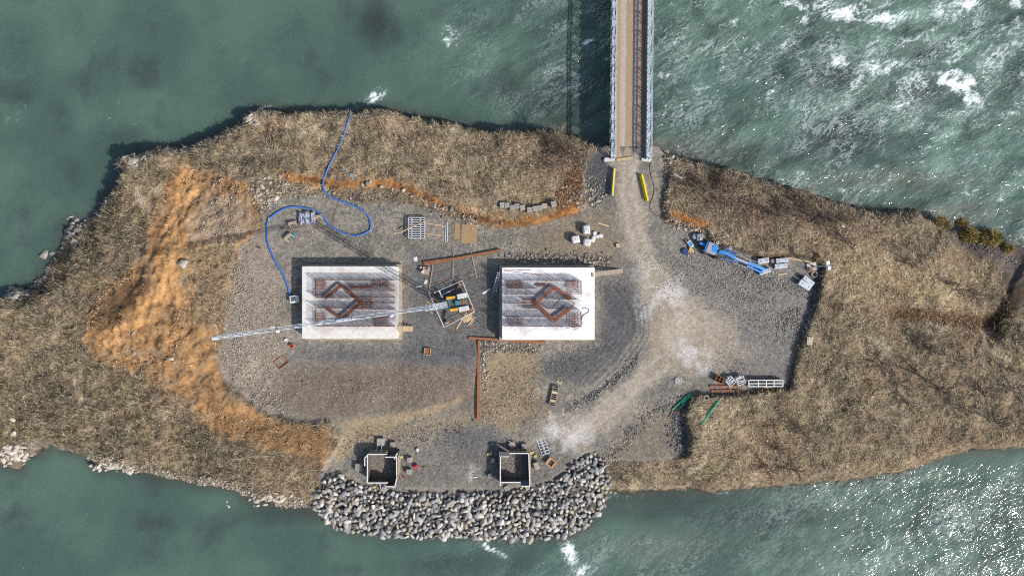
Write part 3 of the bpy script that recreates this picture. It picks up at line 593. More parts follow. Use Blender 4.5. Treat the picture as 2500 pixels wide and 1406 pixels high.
for sx_ in (-1, 1):
    t_ = MB().box((sx_ * 2.43, BL / 2, .2), (.24, BL, .4)).build('kerb_beam', GALV_D, br, False)
    pl = [2.62, 3.12]
    c = MB()
    for xx in pl:
        for zz in (-.25, 2.15):
            for dx in (-.085, .085): c.box((sx_ * xx + dx, BL / 2, zz), (.055, BL, .11))
    tr = c.build('truss', GALV, br, False)
    pm = MB()
    for xx in pl:
        x_ = sx_ * xx
        for dx in (-.03, .03):
            pm.bar((x_ + dx, 0, -.2), (x_ + dx, PN / 2, 2.1), .05); pm.bar((x_ + dx, PN / 2, 2.1), (x_ + dx, PN, -.2), .05)
        pm.box((x_, .05, .95), (.09, .09, 2.2)); pm.box((x_, PN / 2, .95), (.08, .08, 2.2))
        for k in range(7): pm.box((x_, .22 + k * .435, 2.15), (.14, .07, .06))
    pmesh = pm.mesh('brace_panel', GALV)
    km = MB(); km.box((sx_ * 2.87, .52, .3), (.34, .92, .05)); kmesh = km.mesh('bracing_plate', WHITEP if sx_ < 0 else GALV)
    rm = MB(); rm.bar((sx_ * 2.62, .0, 2.1), (sx_ * 3.12, 1.5, 2.1), .05); rm.bar((sx_ * 3.12, 1.5, 2.1), (sx_ * 2.62, 3.0, 2.1), .05); rmesh = rm.mesh('top_lacing', GALV)
    gp = MB().box((sx_ * 2.56, PN / 2, .62), (.03, PN - .03, .5)).mesh('guard_panel', GALV_D)
    if sx_ > 0:
        wk = MB().box((2.66, PN / 2, .5), (.34, PN - .03, .04)).mesh('walkway_plate', GALV)
        for k in range(NP): o = link('walkway_plate', wk, None, tr); o.location = (0, k * PN, 0)
    for k in range(NP):
        for nm, me_ in (('brace_panel', pmesh), ('bracing_plate', kmesh), ('top_lacing', rmesh)) + ((('guard_panel', gp),) if sx_ > 0 else ()):
            o = link(nm, me_, None, tr); o.location = (0, k * PN, 0)
            if nm == 'bracing_plate': o = link(nm, me_, None, tr); o.location = (0, (k + .5) * PN, 0)
    e_ = MB(); e_.bar((sx_ * 2.62, -.15, -.3), (sx_ * 2.62, .1, 2.2), .14); e_.bar((sx_ * 3.12, -.15, -.3), (sx_ * 3.12, .1, 2.2), .14); e_.box((sx_ * 2.87, .0, 2.18), (.7, .12, .1)); e_.build('end_post', GALV, br, False)
ab = thing('bridge_abutment', 'pale concrete abutment with splayed wing blocks under the bridge end', 'abutment', (BX, BY, 0))
zt = .42
def pp(pts, z): return [(P(a, b_, z).x, P(a, b_, z).y) for a, b_ in pts]
MB().prism(pp([(1476,395),(1474,390),(1477,385),(1502,386),(1502,392)], zt), -3.2, zt).build('wing_block', CONC, ab, bevel=.03)
MB().prism(pp([(1566,386),(1591,386),(1591,391),(1587,396),(1566,392)], zt), -3.2, zt).build('wing_block', CONC, ab, bevel=.03)
w_ = MB(); a4 = pp([(1470,362),(1482,362),(1484,384),(1476,386)], -.3); w_.prism(a4, -4.6, -.3); w_.build('wing_wall', BLOCK, ab)
MB().prism(pp([(1500,380),(1570,380),(1570,386),(1500,386)], -.76), -4.2, -.76).build('bearing_shelf', BLOCK, ab)
c0, c1 = P(1505, 391, .2), P(1544, 385.5, .2)
for i, (f0, f1) in enumerate(((0, 1),)):
    MB().bar((c0.x, c0.y, .22), (c1.x, c1.y, .22), .42, .16).single('timber_sleeper', TIMBER, (c0.x, c0.y, .14), 'broad knotty timber sleeper lying across the road at the bridge end', 'timber', bevel=.02)

# ------------------------------------------------------------------ concrete foundations with starter bars
def foundation(name, label, tx0, tx1, ty0, ty1, led, fn, conc):
    HT = 2.5
    a = P(tx0, ty1, HT); b = P(tx1, ty0, HT)
    base = thing(name, label, 'foundation', ((a.x + b.x) / 2, (a.y + b.y) / 2, 0))
    MB().box(((a.x + b.x) / 2, (a.y + b.y) / 2, HT / 2 - .15), (b.x - a.x, b.y - a.y, HT + .3)).build('concrete_block', conc, base, bevel=.04)
    for (x0, y0, x1, y1) in ((a.x - led[0], b.y, b.x + led[1], b.y + led[2]), (a.x - led[0], a.y - led[3], b.x + led[1], a.y), (a.x - led[0], a.y, a.x, b.y), (b.x, a.y, b.x + led[1], b.y)):
        if x1 - x0 > .05 and y1 - y0 > .05: MB().box(((x0 + x1) / 2, (y0 + y1) / 2, .15), (x1 - x0 - .004, y1 - y0 - .004, .9)).build('formwork_ledge', PLY, base)
    fn(base, HT); return base
def rows(base, lst, HT, conv, name='starter_bar_row'):
    for (x0, y0, x1, y1, hgt_, sp) in lst:
        a = P(*conv(x0, y0), HT); b = P(*conv(x1, y1), HT); L = (b - a).length; k = max(2, int(L / sp)); m_ = MB()
        for i in range(k + 1):
            p = a.lerp(b, i / k) + Vector((RND.uniform(-.02, .02), RND.uniform(-.02, .02), 0)); h = hgt_ * RND.uniform(.94, 1.05)
            m_.bar((p.x, p.y, HT - .02), (p.x + RND.uniform(-.04, .04), p.y + RND.uniform(-.04, .04), HT + h), .05)
        for zz in (.06, .55): m_.bar((a.x, a.y, HT + zz), (b.x, b.y, HT + zz), .03)
        m_.build(name, REBAR, base)
def mats_(base, lst, HT, conv, name='rebar_mat'):
    for (x0, y0, x1, y1, n_, z_, m) in lst:
        q = MB()
        for i in range(n_):
            y = y0 + (y1 - y0) * i / max(1, n_ - 1); a = P(*conv(x0, y), HT); b = P(*conv(x1, y), HT)
            q.bar((a.x + RND.uniform(-.12, .12), a.y, HT + z_ + RND.uniform(-.02, .02)), (b.x + RND.uniform(-.12, .12), b.y, HT + z_ + RND.uniform(-.02, .02)), .06)
        for f in (.15, .85):
            x = x0 + (x1 - x0) * f; a = P(*conv(x, y0), HT); b = P(*conv(x, y1), HT); q.bar((a.x, a.y, HT + z_ - .05), (b.x, b.y, HT + z_ - .05), .04)
        q.build(name, m, base)
def cage(base, pts, HT, conv, width, m=None, n_=5, z_=.75):
    for (x0, y0), (x1, y1) in zip(pts[:-1], pts[1:]):
        a = P(*conv(x0, y0), HT + z_); b = P(*conv(x1, y1), HT + z_); d = (b - a).normalized(); s_ = Vector((-d.y, d.x, 0)); q = MB()
        for i in range(n_):
            o = s_ * (i / (n_ - 1) - .5) * width
            q.bar((a.x + o.x, a.y + o.y, HT + z_), (b.x + o.x, b.y + o.y, HT + z_), .075)
            if i % 2 == 0: q.bar((a.x + o.x, a.y + o.y, HT + .1), (b.x + o.x, b.y + o.y, HT + .1), .05)
        L = (b - a).length; k = int(L / .45)
        for i in range(k + 1):
            p = a + d * (L * i / k)
            q.bar((p.x - s_.x * width * .55, p.y - s_.y * width * .55, HT + z_ - .05), (p.x + s_.x * width * .55, p.y + s_.y * width * .55, HT + z_ - .05), .035)
            for e in (-.5, .5): q.bar((p.x + s_.x * width * e, p.y + s_.y * width * e, HT), (p.x + s_.x * width * e, p.y + s_.y * width * e, HT + z_), .03)
        q.build('diamond_rebar_cage', m or RUST, base)
cL = lambda x, y: (720 + x / 6.696, 640 + y / 6.696)
def fitL(base, HT):
    rows(base, [(350,292,1640,296,1.9,.2),(910,466,1640,470,1.9,.2),(930,574,1640,576,1.5,.22),(360,580,910,582,1.9,.2),(360,744,910,746,1.9,.2),(930,762,1640,766,1.9,.2),(350,1036,1640,1040,1.9,.2),(930,385,1640,388,1.7,.26),(1080,660,1640,664,1.6,.26),(820,900,1640,904,1.7,.26),(346,300,346,560,1.5,.22),(346,770,346,1020,1.5,.22)], HT, cL)
    mats_(base, [(355,300,540,470,9,.5,REBAR_O),(355,520,520,565,3,.4,REBAR),(355,835,540,960,6,.5,REBAR_O),(1290,305,1570,415,8,.5,REBAR),(1290,905,1560,1025,7,.5,REBAR),(1090,570,1285,750,8,.25,REBAR_O),(900,405,1300,425,3,.3,REBAR_O)], HT, cL)
    cage(base, [(490,590),(750,372),(1075,655),(760,925),(510,755)], HT, cL, .4, REBAR)
cR = lambda x, y: (1200 + x / 6.39, 630 + y / 6.39)
def fitR(base, HT):
    rows(base, [(200,352,1390,356,1.9,.2),(240,468,700,470,1.6,.22),(850,634,1340,640,1.9,.2),(480,640,700,644,.9,.24),(480,776,700,780,.9,.24),(850,782,1340,790,1.9,.2),(190,1056,1395,1062,1.9,.2),(1395,370,1400,560,1.5,.2),(1395,840,1400,1050,1.5,.2),(200,910,850,914,1.7,.25),(200,560,700,564,1.7,.26),(200,700,520,704,1.7,.26)], HT, cR)
    mats_(base, [(1180,375,1360,470,7,.5,REBAR_O),(1200,500,1380,560,3,.4,REBAR),(1190,880,1370,1055,8,.5,REBAR_O),(250,370,500,460,8,.4,REBAR),(260,935,490,1045,7,.5,REBAR),(500,650,700,770,6,.25,REBAR_O),(700,405,865,445,5,.3,REBAR)], HT, cR)
    cage(base, [(1235,645),(980,450),(695,708),(975,975),(1220,790)], HT, cR, .5, REBAR_O, 5)
    for x0, y0, x1, y1 in ((190,180,610,190),(190,195,780,262),(1200,650,1290,720),(1220,650,1310,715),(1070,650,970,750),(1290,720,1240,770)):
        a = P(*cR(x0, y0), HT); b = P(*cR(x1, y1), HT); MB().bar((a.x, a.y, HT + .05), (b.x, b.y, HT + .05), .06).build('loose_rebar', REBAR_O, base)
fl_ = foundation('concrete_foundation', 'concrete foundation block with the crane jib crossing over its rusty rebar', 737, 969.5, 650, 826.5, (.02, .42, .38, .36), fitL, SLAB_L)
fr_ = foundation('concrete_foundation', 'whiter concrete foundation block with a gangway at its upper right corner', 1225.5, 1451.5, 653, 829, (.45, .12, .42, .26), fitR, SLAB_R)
# hose end and wire scraps on the right-hand block
pts = [cR(*p) for p in ((1400,970),(1412,920),(1440,880),(1490,855),(1520,830),(1518,800),(1480,778),(1430,775),(1420,795))]
m_ = MB().tube([P(a, b_, 2.54) for a, b_ in pts], .05, 6); m_.single('rubber_hose', DARK, P(*pts[0], 2.5), 'short dark hose curled in an S on the white concrete', 'hose', smooth=True)
pts = [cR(*p) for p in ((1165,1100),(1180,1085),(1220,1095),(1270,1120),(1300,1125),(1310,1100),(1280,1085),(1240,1080),(1300,1075),(1345,1100),(1300,1110))]
MB().tube([P(a, b_, 2.52) for a, b_ in pts], .025, 5).single('wire_tangle', STEELD, P(*pts[0], 2.5), 'tangle of thin dark wire near the lower edge of the white concrete', 'wire')

# gangways and ladder
def gangway(name, label, p0, p1, z0, z1, width, n_, m, rails=True):
    a = P(*p0, z0); b = P(*p1, z1); g = thing(name, label, 'gangway', (b.x, b.y, 0))
    d = (b - a); s_ = Vector((-d.y, d.x, 0)).normalized() * width / 2
    for e in (-1, 1): MB().bar(a + s_ * e + Vector((0, 0, -.06)), b + s_ * e + Vector((0, 0, -.06)), .07, .14).build('stringer', TIMBER_G, g)
    for i in range(n_):
        p = a + d * ((i + .5) / n_); w = d.length / n_ * .8
        q = MB(); q.bar(p - s_ * 1.02 + Vector((0, 0, .04)), p + s_ * 1.02 + Vector((0, 0, .04)), w, .04); q.build('plank', m, g)
    return g
def long_gang():
    a = P(1445, 671, 2.62); b = P(1520, 661, .3); zend = zg(b.x, b.y) + .12; b = P(1520, 661, zend)
    g = thing('gangway', 'long plank gangway sloping off the upper right corner of the white foundation', 'gangway', (b.x, b.y, zend))
    d = b - a; s_ = Vector((-d.y, d.x, 0)).normalized()
    for i in range(3):
        o = s_ * (i - 1) * .24; MB().bar(a + o, b + o, .22, .05).build('plank', TIMBER_G, g)
    for i in range(9):
        p = a + d * ((i + .5) / 9); MB().bar(p - s_ * .34 + Vector((0, 0, .045)), p + s_ * .34 + Vector((0, 0, .045)), .05, .04).build('cleat', PLY, g)
long_gang()
gangway('gangway', 'short slatted timber gangway at the lower right corner of the left foundation', (972, 802), (1008, 803), 2.45, .25, .8, 9, TIMBER)
ld = thing('ladder', 'pale aluminium ladder leaning on the left side of the white foundation', 'ladder', (P(1207, 714, .1).x, P(1207, 714, .1).y, 0))
for e in (-4.6, 4.6):
    a = P(1207 + e, 714, .05); b = P(1218 + e * .55, 664, 2.6); MB().bar(a, b, .07, .1).build('stile', GALV, ld)
for i in range(12):
    f = (i + .6) / 12; a = P(1207 - 4.6, 714, .05).lerp(P(1218 - 2.5, 664, 2.6), f); b = P(1207 + 4.6, 714, .05).lerp(P(1218 + 2.5, 664, 2.6), f); MB().bar(a, b, .06).build('rung', GALV, ld)

# ------------------------------------------------------------------ self-erecting tower crane
z3 = lambda x, y: (1020 + x / 6.695, 600 + y / 6.695)
cc = P(*z3(577, 942)); cr_ = thing('tower_crane', 'self-erecting tower crane with a long pale lattice jib and yellow ballast boxes', 'crane', (cc.x, cc.y, 0))
JZ = 21.0
for pd in ((682,637),(262,850),(478,1250),(885,1033)):
    p = P(*z3(*pd), .3); d = Vector((p.x - cc.x, p.y - cc.y, 0)).normalized()
    lg = MB().bar((cc.x, cc.y, 1.0), (p.x, p.y, .75), .26, .3).build('outrigger', STEELD, cr_)
    MB().box((p.x, p.y, .15), (.75, .75, .3), math.atan2(d.y, d.x)).build('timber_pad', RUST, lg); MB().cyl((p.x, p.y, .3), .12, .5, 10).build('jack', GALV, lg); MB().box((p.x, p.y, .34), (.5, .4, .08), .4).build('foot_plate', PLY, lg)
ax = (P(*z3(790, 905)) - P(*z3(350, 965))).normalized(); ang = math.atan2(ax.y, ax.x); ay = Vector((-ax.y, ax.x, 0))
def cp(f, s_, z): return Vector((cc.x, cc.y, 0)) + ax * f + ay * s_ + Vector((0, 0, z))
MB().cyl((cc.x, cc.y, .5), .8, .9, 18).build('slewing_ring', STEELD, cr_)
for e in (-.62, .62):
    q = MB(); q.bar(cp(-1.7, e, 1.5), cp(2.35, e, 1.5), .16, .22); q.build('platform_beam', TEAL, cr_)
for f in (-1.6, -.5, .6, 1.4, 2.3): MB().bar(cp(f, -.6, 1.52), cp(f, .6, 1.52), .14, .18).build('cross_beam', TEAL, cr_)
MB().box(cp(1.0, 0, 1.8), (.9, .7, .6), ang).build('winch_box', TEAL, cr_); MB().cyl(cp(1.9, 0, 1.45), .42, .5, 16).build('cable_drum', RUST, cr_)
MB().box(cp(-.1, .98, 1.55), (1.45, .42, .8), ang).build('ballast_box', YELC, cr_, bevel=.05); MB().box(cp(.15, -.98, 1.55), (1.35, .42, .8), ang).build('ballast_box', YELC, cr_, bevel=.05)
for e in (1.02, -1.05):
    MB().box(cp(1.75, e, 1.5), (1.6, .8, 1.3), ang + .06).build('counterweight', CONC, cr_, bevel=.04)
mt = cp(-1.2, 0, 0); jr = P(1046, 751, JZ); jt = P(523, 825, JZ)
mt0 = Vector((mt.x, mt.y, 1.6)); mt1 = Vector((jr.x, jr.y, JZ))
def lattice(a, b, w, h, n_, tri, r, side):
    d = (b - a).normalized(); s_ = side; up = s_.cross(d).normalized()
    if up.z < 0 and tri: up = -up
    cor = [s_ * w / 2, -s_ * w / 2, up * h] if tri else [s_ * w / 2 + up * h / 2, s_ * w / 2 - up * h / 2, -s_ * w / 2 - up * h / 2, -s_ * w / 2 + up * h / 2]
    ch = MB(); k = len(cor)
    for c in cor: ch.bar(a + c, b + c, r * 1.9)
    br_ = MB(); L = (b - a).length
    for i in range(n_):
        p = a + d * (L * i / n_); q = a + d * (L * (i + 1) / n_)
        for j in range(k):
            c, e = cor[j], cor[(j + 1) % k]
            if i % 2: c, e = e, c
            br_.bar(p + c, q + e, r); 
            if tri and j == 0 or not tri: br_.bar(p + c, p + e, r)
    return ch, br_
ch, brc = lattice(mt0, mt1, .75, .75, 22, False, .05, ay)
ms = ch.build('mast', GALV, cr_); brc.build('mast_bracing', GALV, ms)
jd = (jt - jr).normalized(); js = Vector((-jd.y, jd.x, 0))
ch, brc = lattice(jr - jd * 1.2, jt, .46, .62, 44, True, .036, js)
jb = ch.build('jib', GALV, cr_); brc.build('jib_bracing', GALV, jb)
MB().box(jt, (.5, .62, .35), math.atan2(jd.y, jd.x)).build('jib_end_frame', GALV, jb)
for f, e in ((.985,.0),(.72,-.25),(.70,.32),(.50,.0),(.345,.0),(.17,.42)):
    p = jr.lerp(jt, f) + js * e; MB().box((p.x, p.y, JZ + .42), (.42, .32, .3), math.atan2(jd.y, jd.x)).build('jib_marker_plate', WHITEP, jb)
tp = jr.lerp(jt, .44); MB().box((tp.x, tp.y, JZ - .12), (1.5, .8, .2), math.atan2(jd.y, jd.x)).build('trolley', GALV_D, cr_)
MB().box((jr.lerp(jt, .39).x, jr.lerp(jt, .39).y, JZ + .2), (2.0, .34, .3), math.atan2(jd.y, jd.x)).build('trolley_winch', GALV, cr_)
MB().tube([(tp.x, tp.y, JZ - .3), (tp.x, tp.y, JZ - 3)], .03, 5).build('hoist_rope', STEELD, cr_); MB().box((tp.x, tp.y, JZ - 3.3), (.3, .25, .6)).build('hook_block', YELC, cr_)
q = MB()
apex = mt1 + Vector((0, 0, 3.0)) - jd * .3
q.bar(mt1 + js * .3, apex, .08); q.bar(mt1 - js * .3, apex, .08); q.build('tower_head', TEAL, cr_)
q = MB()
for f in (.38, .8):
    b_ = jr.lerp(jt, f); q.tube([apex, (b_.x, b_.y, JZ + .6)], .025, 5)
q.tube([apex, cp(2.2, .3, 1.7)], .025, 5); q.tube([apex, cp(2.2, -.3, 1.7)], .025, 5); q.build('tie_cable', STEELD, cr_)
# railing round the crane
fence = [z3(*p) for p in ((180,770),(430,1335),(925,1070),(725,570),(265,768))]
f0 = P(*fence[0], 0); fe = thing('safety_railing', 'thin white five-sided railing set up round the crane base', 'railing', (f0.x, f0.y, 0))
for a, b in zip(fence[:-1], fence[1:]):
    A, B = P(*a, 1.05), P(*b, 1.05); A0, B0 = Vector((A.x, A.y, .55)), Vector((B.x, B.y, .55))
    MB().bar(A, B, .06).build('top_rail', WHITEP, fe); MB().bar(A0, B0, .035).build('middle_rail', WHITEP, fe)
    k = max(1, round((B - A).length / 2.2))
    for i in range(k + 1):
        if i == k and b != fence[-1]: continue
        p = A.lerp(B, i / k); MB().box((p.x, p.y, .53), (.06, .06, 1.06)).build('post', WHITEP, fe)
a, b, c, d = P(*z3(350,735), .9), P(*z3(402,845), .9), P(*z3(396,808), .9), P(*z3(588,708), .9)
t_ = thing('trestle_stand', 'pale T-shaped steel frame inside the crane railing', 'frame', (a.x, a.y, 0))
MB().bar(a, b, .22, .1).build('cross_head', GALV, t_); MB().bar(c, d, .12, .1).build('stem', GALV, t_)
for p in (a, b, d): MB().box((p.x, p.y, .43), (.07, .07, .86)).build('leg', GALV, t_)

# ------------------------------------------------------------------ timbers and beams round the crane
def timber(label, p0, p1, w, h, z, m=TIMBER, name='timber_board', cat='board', group=None, conv=z3, z1=None):
    a = P(*conv(*p0), z); b = P(*conv(*p1), z if z1 is None else z1)
    ga = zg(a.x, a.y); gb = zg(b.x, b.y); a.z = ga + z; b.z = gb + (z if z1 is None else z1)
    return MB().bar(a, b, w, h).single(name, m, (a.x, a.y, a.z - h / 2), label, cat, group, bevel=min(w, h) * .12)
ibeam_n = 0
def ibeam(label, p0, p1, w, h, z, conv=z3, name='steel_beam'):
    a = P(*conv(*p0)); b = P(*conv(*p1)); za = zg(a.x, a.y) + z; zb = zg(b.x, b.y) + z; a.z = za; b.z = zb
    q = MB(); q.bar(a + Vector((0, 0, h - .03)), b + Vector((0, 0, h - .03)), w, .05); q.bar(a + Vector((0, 0, .03)), b + Vector((0, 0, .03)), w, .05); q.bar(a + Vector((0, 0, h / 2)), b + Vector((0, 0, h / 2)), .05, h - .1)
    return q.single(name, RUST, a, label, 'beam')
timber('pale timber bearer under the left end of the rusty beams', (262,215), (180,762), .2, .14, .07, TIMBER_G, 'timber_bearer', 'bearer')
timber('pale timber bearer under the middle of the rusty beams', (583,130), (573,528), .2, .14, .07, TIMBER_G, 'timber_bearer', 'bearer')
timber('pale timber bearer slanting under the right end of the rusty beams', (868,92), (964,518), .2, .14, .07, TIMBER_G, 'timber_bearer', 'bearer')
ibeam('long wide rusty beam resting on three timber bearers', (112,306), (1352,78), .42, .34, .14)
ibeam('narrow rusty beam lying beside the upper edge of the long one', (92,272), (590,200), .22, .26, .14)
timber('thin rusty rod between the first two bearers', (130,492), (575,368), .07, .07, .05, RUST, 'steel_rod', 'rod')
timber('long thin rusty rod passing under the bearers above the crane railing', (220,618), (960,430), .06, .06, .04, RUST, 'steel_rod', 'rod')
timber('short rusty rod by the right bearer end pointing at the ladder', (760,580), (1060,450), .07, .07, .05, RUST, 'steel_rod', 'rod')
timber('rusty rod lying inside the upper right railing of the crane', (660,640), (745,745), .08, .08, .05, RUST, 'steel_rod', 'rod')
timber('rusty rod lying below the timber offcuts by the crane', (470,1385), (980,1330), .06, .06, .04, RUST, 'steel_rod', 'rod')
timber('thin rusty rod running down from the blue hose across the gravel', (835,360), (738,682), .06, .06, .04, RUST, 'steel_rod', 'rod', conv=lambda x, y: (620 + x / 4.032, 400 + y / 4.032))
for lb, p0, p1, w, z, m in (
    ('longest pale timber of the offcut heap below the crane', (800,1092), (628,1362), .2, .06, TIMBER),
    ('pale timber along the lower right railing of the crane', (925,1075), (700,1212), .2, .1, TIMBER),
    ('uppermost of the four boards laid side by side in the offcut heap', (882,1122), (735,1222), .17, .08, TIMBER),
    ('second of the four boards laid side by side in the offcut heap', (890,1143), (742,1240), .17, .08, TIMBER),
    ('third of the four boards laid side by side in the offcut heap', (894,1164), (752,1256), .17, .08, TIMBER),
    ('lowest of the four boards laid side by side in the offcut heap', (880,1190), (800,1246), .17, .08, TIMBER),
    ('thick pale timber apart at the right of the offcut heap', (928,1163), (826,1300), .2, .08, TIMBER),
    ('short thin timber at the far right of the offcut heap', (918,1215), (868,1288), .12, .05, TIMBER),
    ('dark brown timber by the lower counterweight of the crane', (672,1092), (905,1066), .18, .1, RUST)): timber(lb, p0, p1, w, .1, z, m)
for i, (p0, p1) in enumerate((((150,890),(160,930)),((160,935),(205,900)),((180,960),(225,925)),((150,975),(215,950)),((165,1000),(230,975)),((205,1080),(215,1110)),((225,1075),(245,1110)),((190,1050),(240,1040)))):
    timber('short reddish board scrap under the jib beside the left railing', p0, p1, .16, .06, .04 + .05 * (i % 3), TIMBER, 'board_scrap', 'board', 'board scraps under the jib')
# tool tray near the crane
p = P(*z3(138, 410)); tb = thing('work_board', 'pale board strewn with tools left of the timber bearers', 'board', (p.x, p.y, 0))
MB().box((p.x, p.y, .32), (1.1, 1.25, .06), -.12).build('board_top', PLY, tb); 
for e in (-.4, .4): MB().box((p.x + e, p.y, .145), (.1, 1.0, .29), -.12).build('skid', TIMBER_G, tb)
for (x, y, s_, lb) in ((55,352,.32,'white canister at the upper left corner of the tool board'), (84,425,.42,'larger white canister at the left edge of the tool board')):
    p = P(*z3(x, y)); zb = .36 if x > 60 else zg(p.x, p.y)
    c_ = thing('canister', lb, 'canister', (p.x, p.y, zb)); MB().box((p.x, p.y, zb + .25), (s_, s_ * .8, .5), .5).build('body', WHITEP, c_, bevel=.06); MB().cyl((p.x + .08, p.y, zb + .5), .06, .07, 8).build('cap', DARK, c_)
p = P(*z3(150, 375)); MB().ring((p.x, p.y, .355), .2, .12, .09, 18).single('cable_coil', DARK, (p.x, p.y, .355), 'small dark cable coil on the tool board', 'coil')
timber('rusty crowbar lying across the tool board', (100,478), (160,400), .06, .05, .4, RUST, 'crowbar', 'tool')

# ------------------------------------------------------------------ yellow road barriers
def barrier(label, p0, p1, yside):
    a = P(*p0, .4); b = P(*p1, .4); d = (b - a); L = math.hypot(d.x, d.y); rz = math.atan2(d.y, d.x); mid = (a + b) / 2; z = min(zg(a.x, a.y), zg(b.x, b.y), zg(mid.x, mid.y)) - .02
    t_ = thing('road_barrier', label, 'barrier', (mid.x, mid.y, z), rz)
    prof = [(-.3,0),(.3,0),(.3,.1),(.14,.38),(.09,.85),(-.09,.85),(-.14,.38),(-.3,.1)]
    q = MB(); n = len(prof); q.v += [Vector((-L/2, y, zz)) for y, zz in prof] + [Vector((L/2, y, zz)) for y, zz in prof]
    q.f += [tuple(reversed(range(n))), tuple(range(n, 2 * n))] + [(i, (i + 1) % n, n + (i + 1) % n, n + i) for i in range(n)]
    q.build('concrete_body', BLOCK if not yside[0] else YEL, t_, False)
    MB().box((0, 0, .857), (L + .01, .21, .03)).build('painted_cap', YEL, t_, False)
    if yside[1]:
        q = MB(); s_ = yside[1]; o = .006 * s_
        q.add([(-L/2, s_*.3+o, .0), (L/2, s_*.3+o, .0), (L/2, s_*.3+o, .1), (-L/2, s_*.3+o, .1), (L/2, s_*.14+o, .383), (-L/2, s_*.14+o, .383), (L/2, s_*.09+o, .85), (-L/2, s_*.09+o, .85)], [(0,1,2,3),(3,2,4,5),(5,4,6,7)])
        q.build('painted_face', YEL, t_, False)
    for e in (-.25, .25): MB().box((e * L, 0, .06), (.4, .62, .09)).build('drain_slot', DARK, t_, False)
barrier('road barrier left of the road with a grey side and yellow top', (1499.5,412), (1494.5,478), (False, 0))
barrier('all yellow road barrier standing at an angle right of the road', (1566,427), (1580.5,491), (True, 0))

# ------------------------------------------------------------------ concrete blocks
def cblock(px, py, s_, label, rz=0.0, hgt_=None, group=None, sy=None):
    hgt_ = hgt_ or s_ * .9; p = G(px, py); z = p.z - .03; q = P(px, py, z + hgt_)
    q = MB().box((0, 0, hgt_ / 2), (s_, sy or s_, hgt_)); t_ = thing('concrete_block', label, 'block', (P(px, py, z + hgt_).x, P(px, py, z + hgt_).y, z), rz, group)
    q.build('block_body', BLOCK, t_, False, bevel=.04)
    k = MB(); k.tube([(-.09, 0, hgt_ - .02), (-.09, 0, hgt_ + .07), (.09, 0, hgt_ + .07), (.09, 0, hgt_ - .02)], .02, 5); k.build('lifting_loop', STEELD, t_, False); return t_
z4 = lambda x, y: (1200 + x / 4.808, 440 + y / 4.808)
ords = ('leftmost', 'second', 'third', 'fourth', 'fifth', 'sixth', 'seventh', 'eighth', 'ninth')
for i, (x, y, sx_, a_) in enumerate(((127,290,.86,.1),(182,293,.78,.08),(240,320,.78,.05),(297,305,.82,.05),(364,320,.82,.1),(444,345,.78,-.02),(508,332,.8,.05),(566,322,.8,.06),(621,300,.8,.0))):
    cblock(*z4(x, y), sx_, '%s block from the left in the row along the orange bank' % ords[i] if i else 'leftmost block in the row of concrete blocks along the orange bank', a_, .8, 'concrete blocks lined up on the bank')
cblock(*z4(730, 277), .85, 'lone tilted block just right of the row on the orange bank', .2, 1.0, 'concrete blocks lined up on the bank')

# ------------------------------------------------------------------ bags and other soft bundles
def lumpy(size, seed, squash=.25, sub=2):
    bm = bmesh.new(); bmesh.ops.create_cube(bm, size=1.0); bmesh.ops.subdivide_edges(bm, edges=bm.edges, cuts=3, use_grid_fill=True); r = random.Random(seed)
    for v in bm.verts:
        c = v.co.copy(); s_ = c.normalized() * .62; v.co = c.lerp(s_, squash); v.co += Vector((r.uniform(-1, 1), r.uniform(-1, 1), r.uniform(-1, 1))) * .045
        v.co.z = max(v.co.z, -.5); v.co = Vector((v.co.x * size[0], v.co.y * size[1], (v.co.z + .5) * size[2]))
    me = bpy.data.meshes.new('lumpy'); bm.to_mesh(me); bm.free(); me.polygons.foreach_set('use_smooth', [True] * len(me.polygons)); return me
def bag(px, py, size, label, rz, seed, m=BAG, name='bulk_bag', cat='bag', group=None, loops=True):
    p = G(px, py); q = P(px, py, p.z + size[2]); t_ = thing(name, label, cat, (q.x, q.y, p.z - .05), rz, group)
    o = link('sack_body', lumpy(size, seed), m, t_)
    if loops:
        for sx_, sy_ in ((-1,-1),(1,-1),(1,1),(-1,1)):
            x, y = sx_ * size[0] * .3, sy_ * size[1] * .3; MB().tube([(x - .1, y, size[2] * .9), (x, y, size[2] + .12), (x + .1, y, size[2] * .9)], .035, 5).build('lifting_loop', m, t_, False)
        MB().tube([(-.12, .05, size[2] * .95), (0, 0, size[2] + .1), (.14, -.06, size[2] * .93)], .07, 6).build('tied_neck', TARP, t_, False)
    return t_
bag(*z4(1117,575), (1.05,1.4,1.3), 'tall white bulk bag, uppermost of the three left of the road', .1, 1)
bag(*z4(988,692), (1.25,1.2,1.2), 'white bulk bag, leftmost of the three left of the road', .2, 2)
bag(*z4(1125,727), (1.15,1.15,1.1), 'white bulk bag, lowest of the three left of the road', -.2, 3)
for i, (x, y, s_, lb) in enumerate(((1213,622,.55,'small white sack highest in the cluster right of the bulk bags'),(1283,650,.58,'small white sack farthest right beside the bulk bags'),(1247,660,.5,'small white sack in the middle of the cluster by the bulk bags'),(1205,668,.5,'small white sack left in the cluster by the bulk bags'),(1190,702,.62,'small white sack touching the lowest bulk bag'))):
    bag(*z4(x, y), (s_, s_ * 1.1, .4), lb, i * .7, 10 + i, name='small_sack', group='small white sacks', loops=False)
timber('pale yellow board lying left of the road above the bulk bags', (1247,503), (1376,540), .22, .08, .05, TIMBER, conv=z4)
p = G(*z4(1478, 765)); MB().box((p.x, p.y, p.z + .2), (.6, .62, .45), .15).single('wood_block', TIMBER, p, 'squat tan wooden block at the left edge of the road', 'block', bevel=.05)

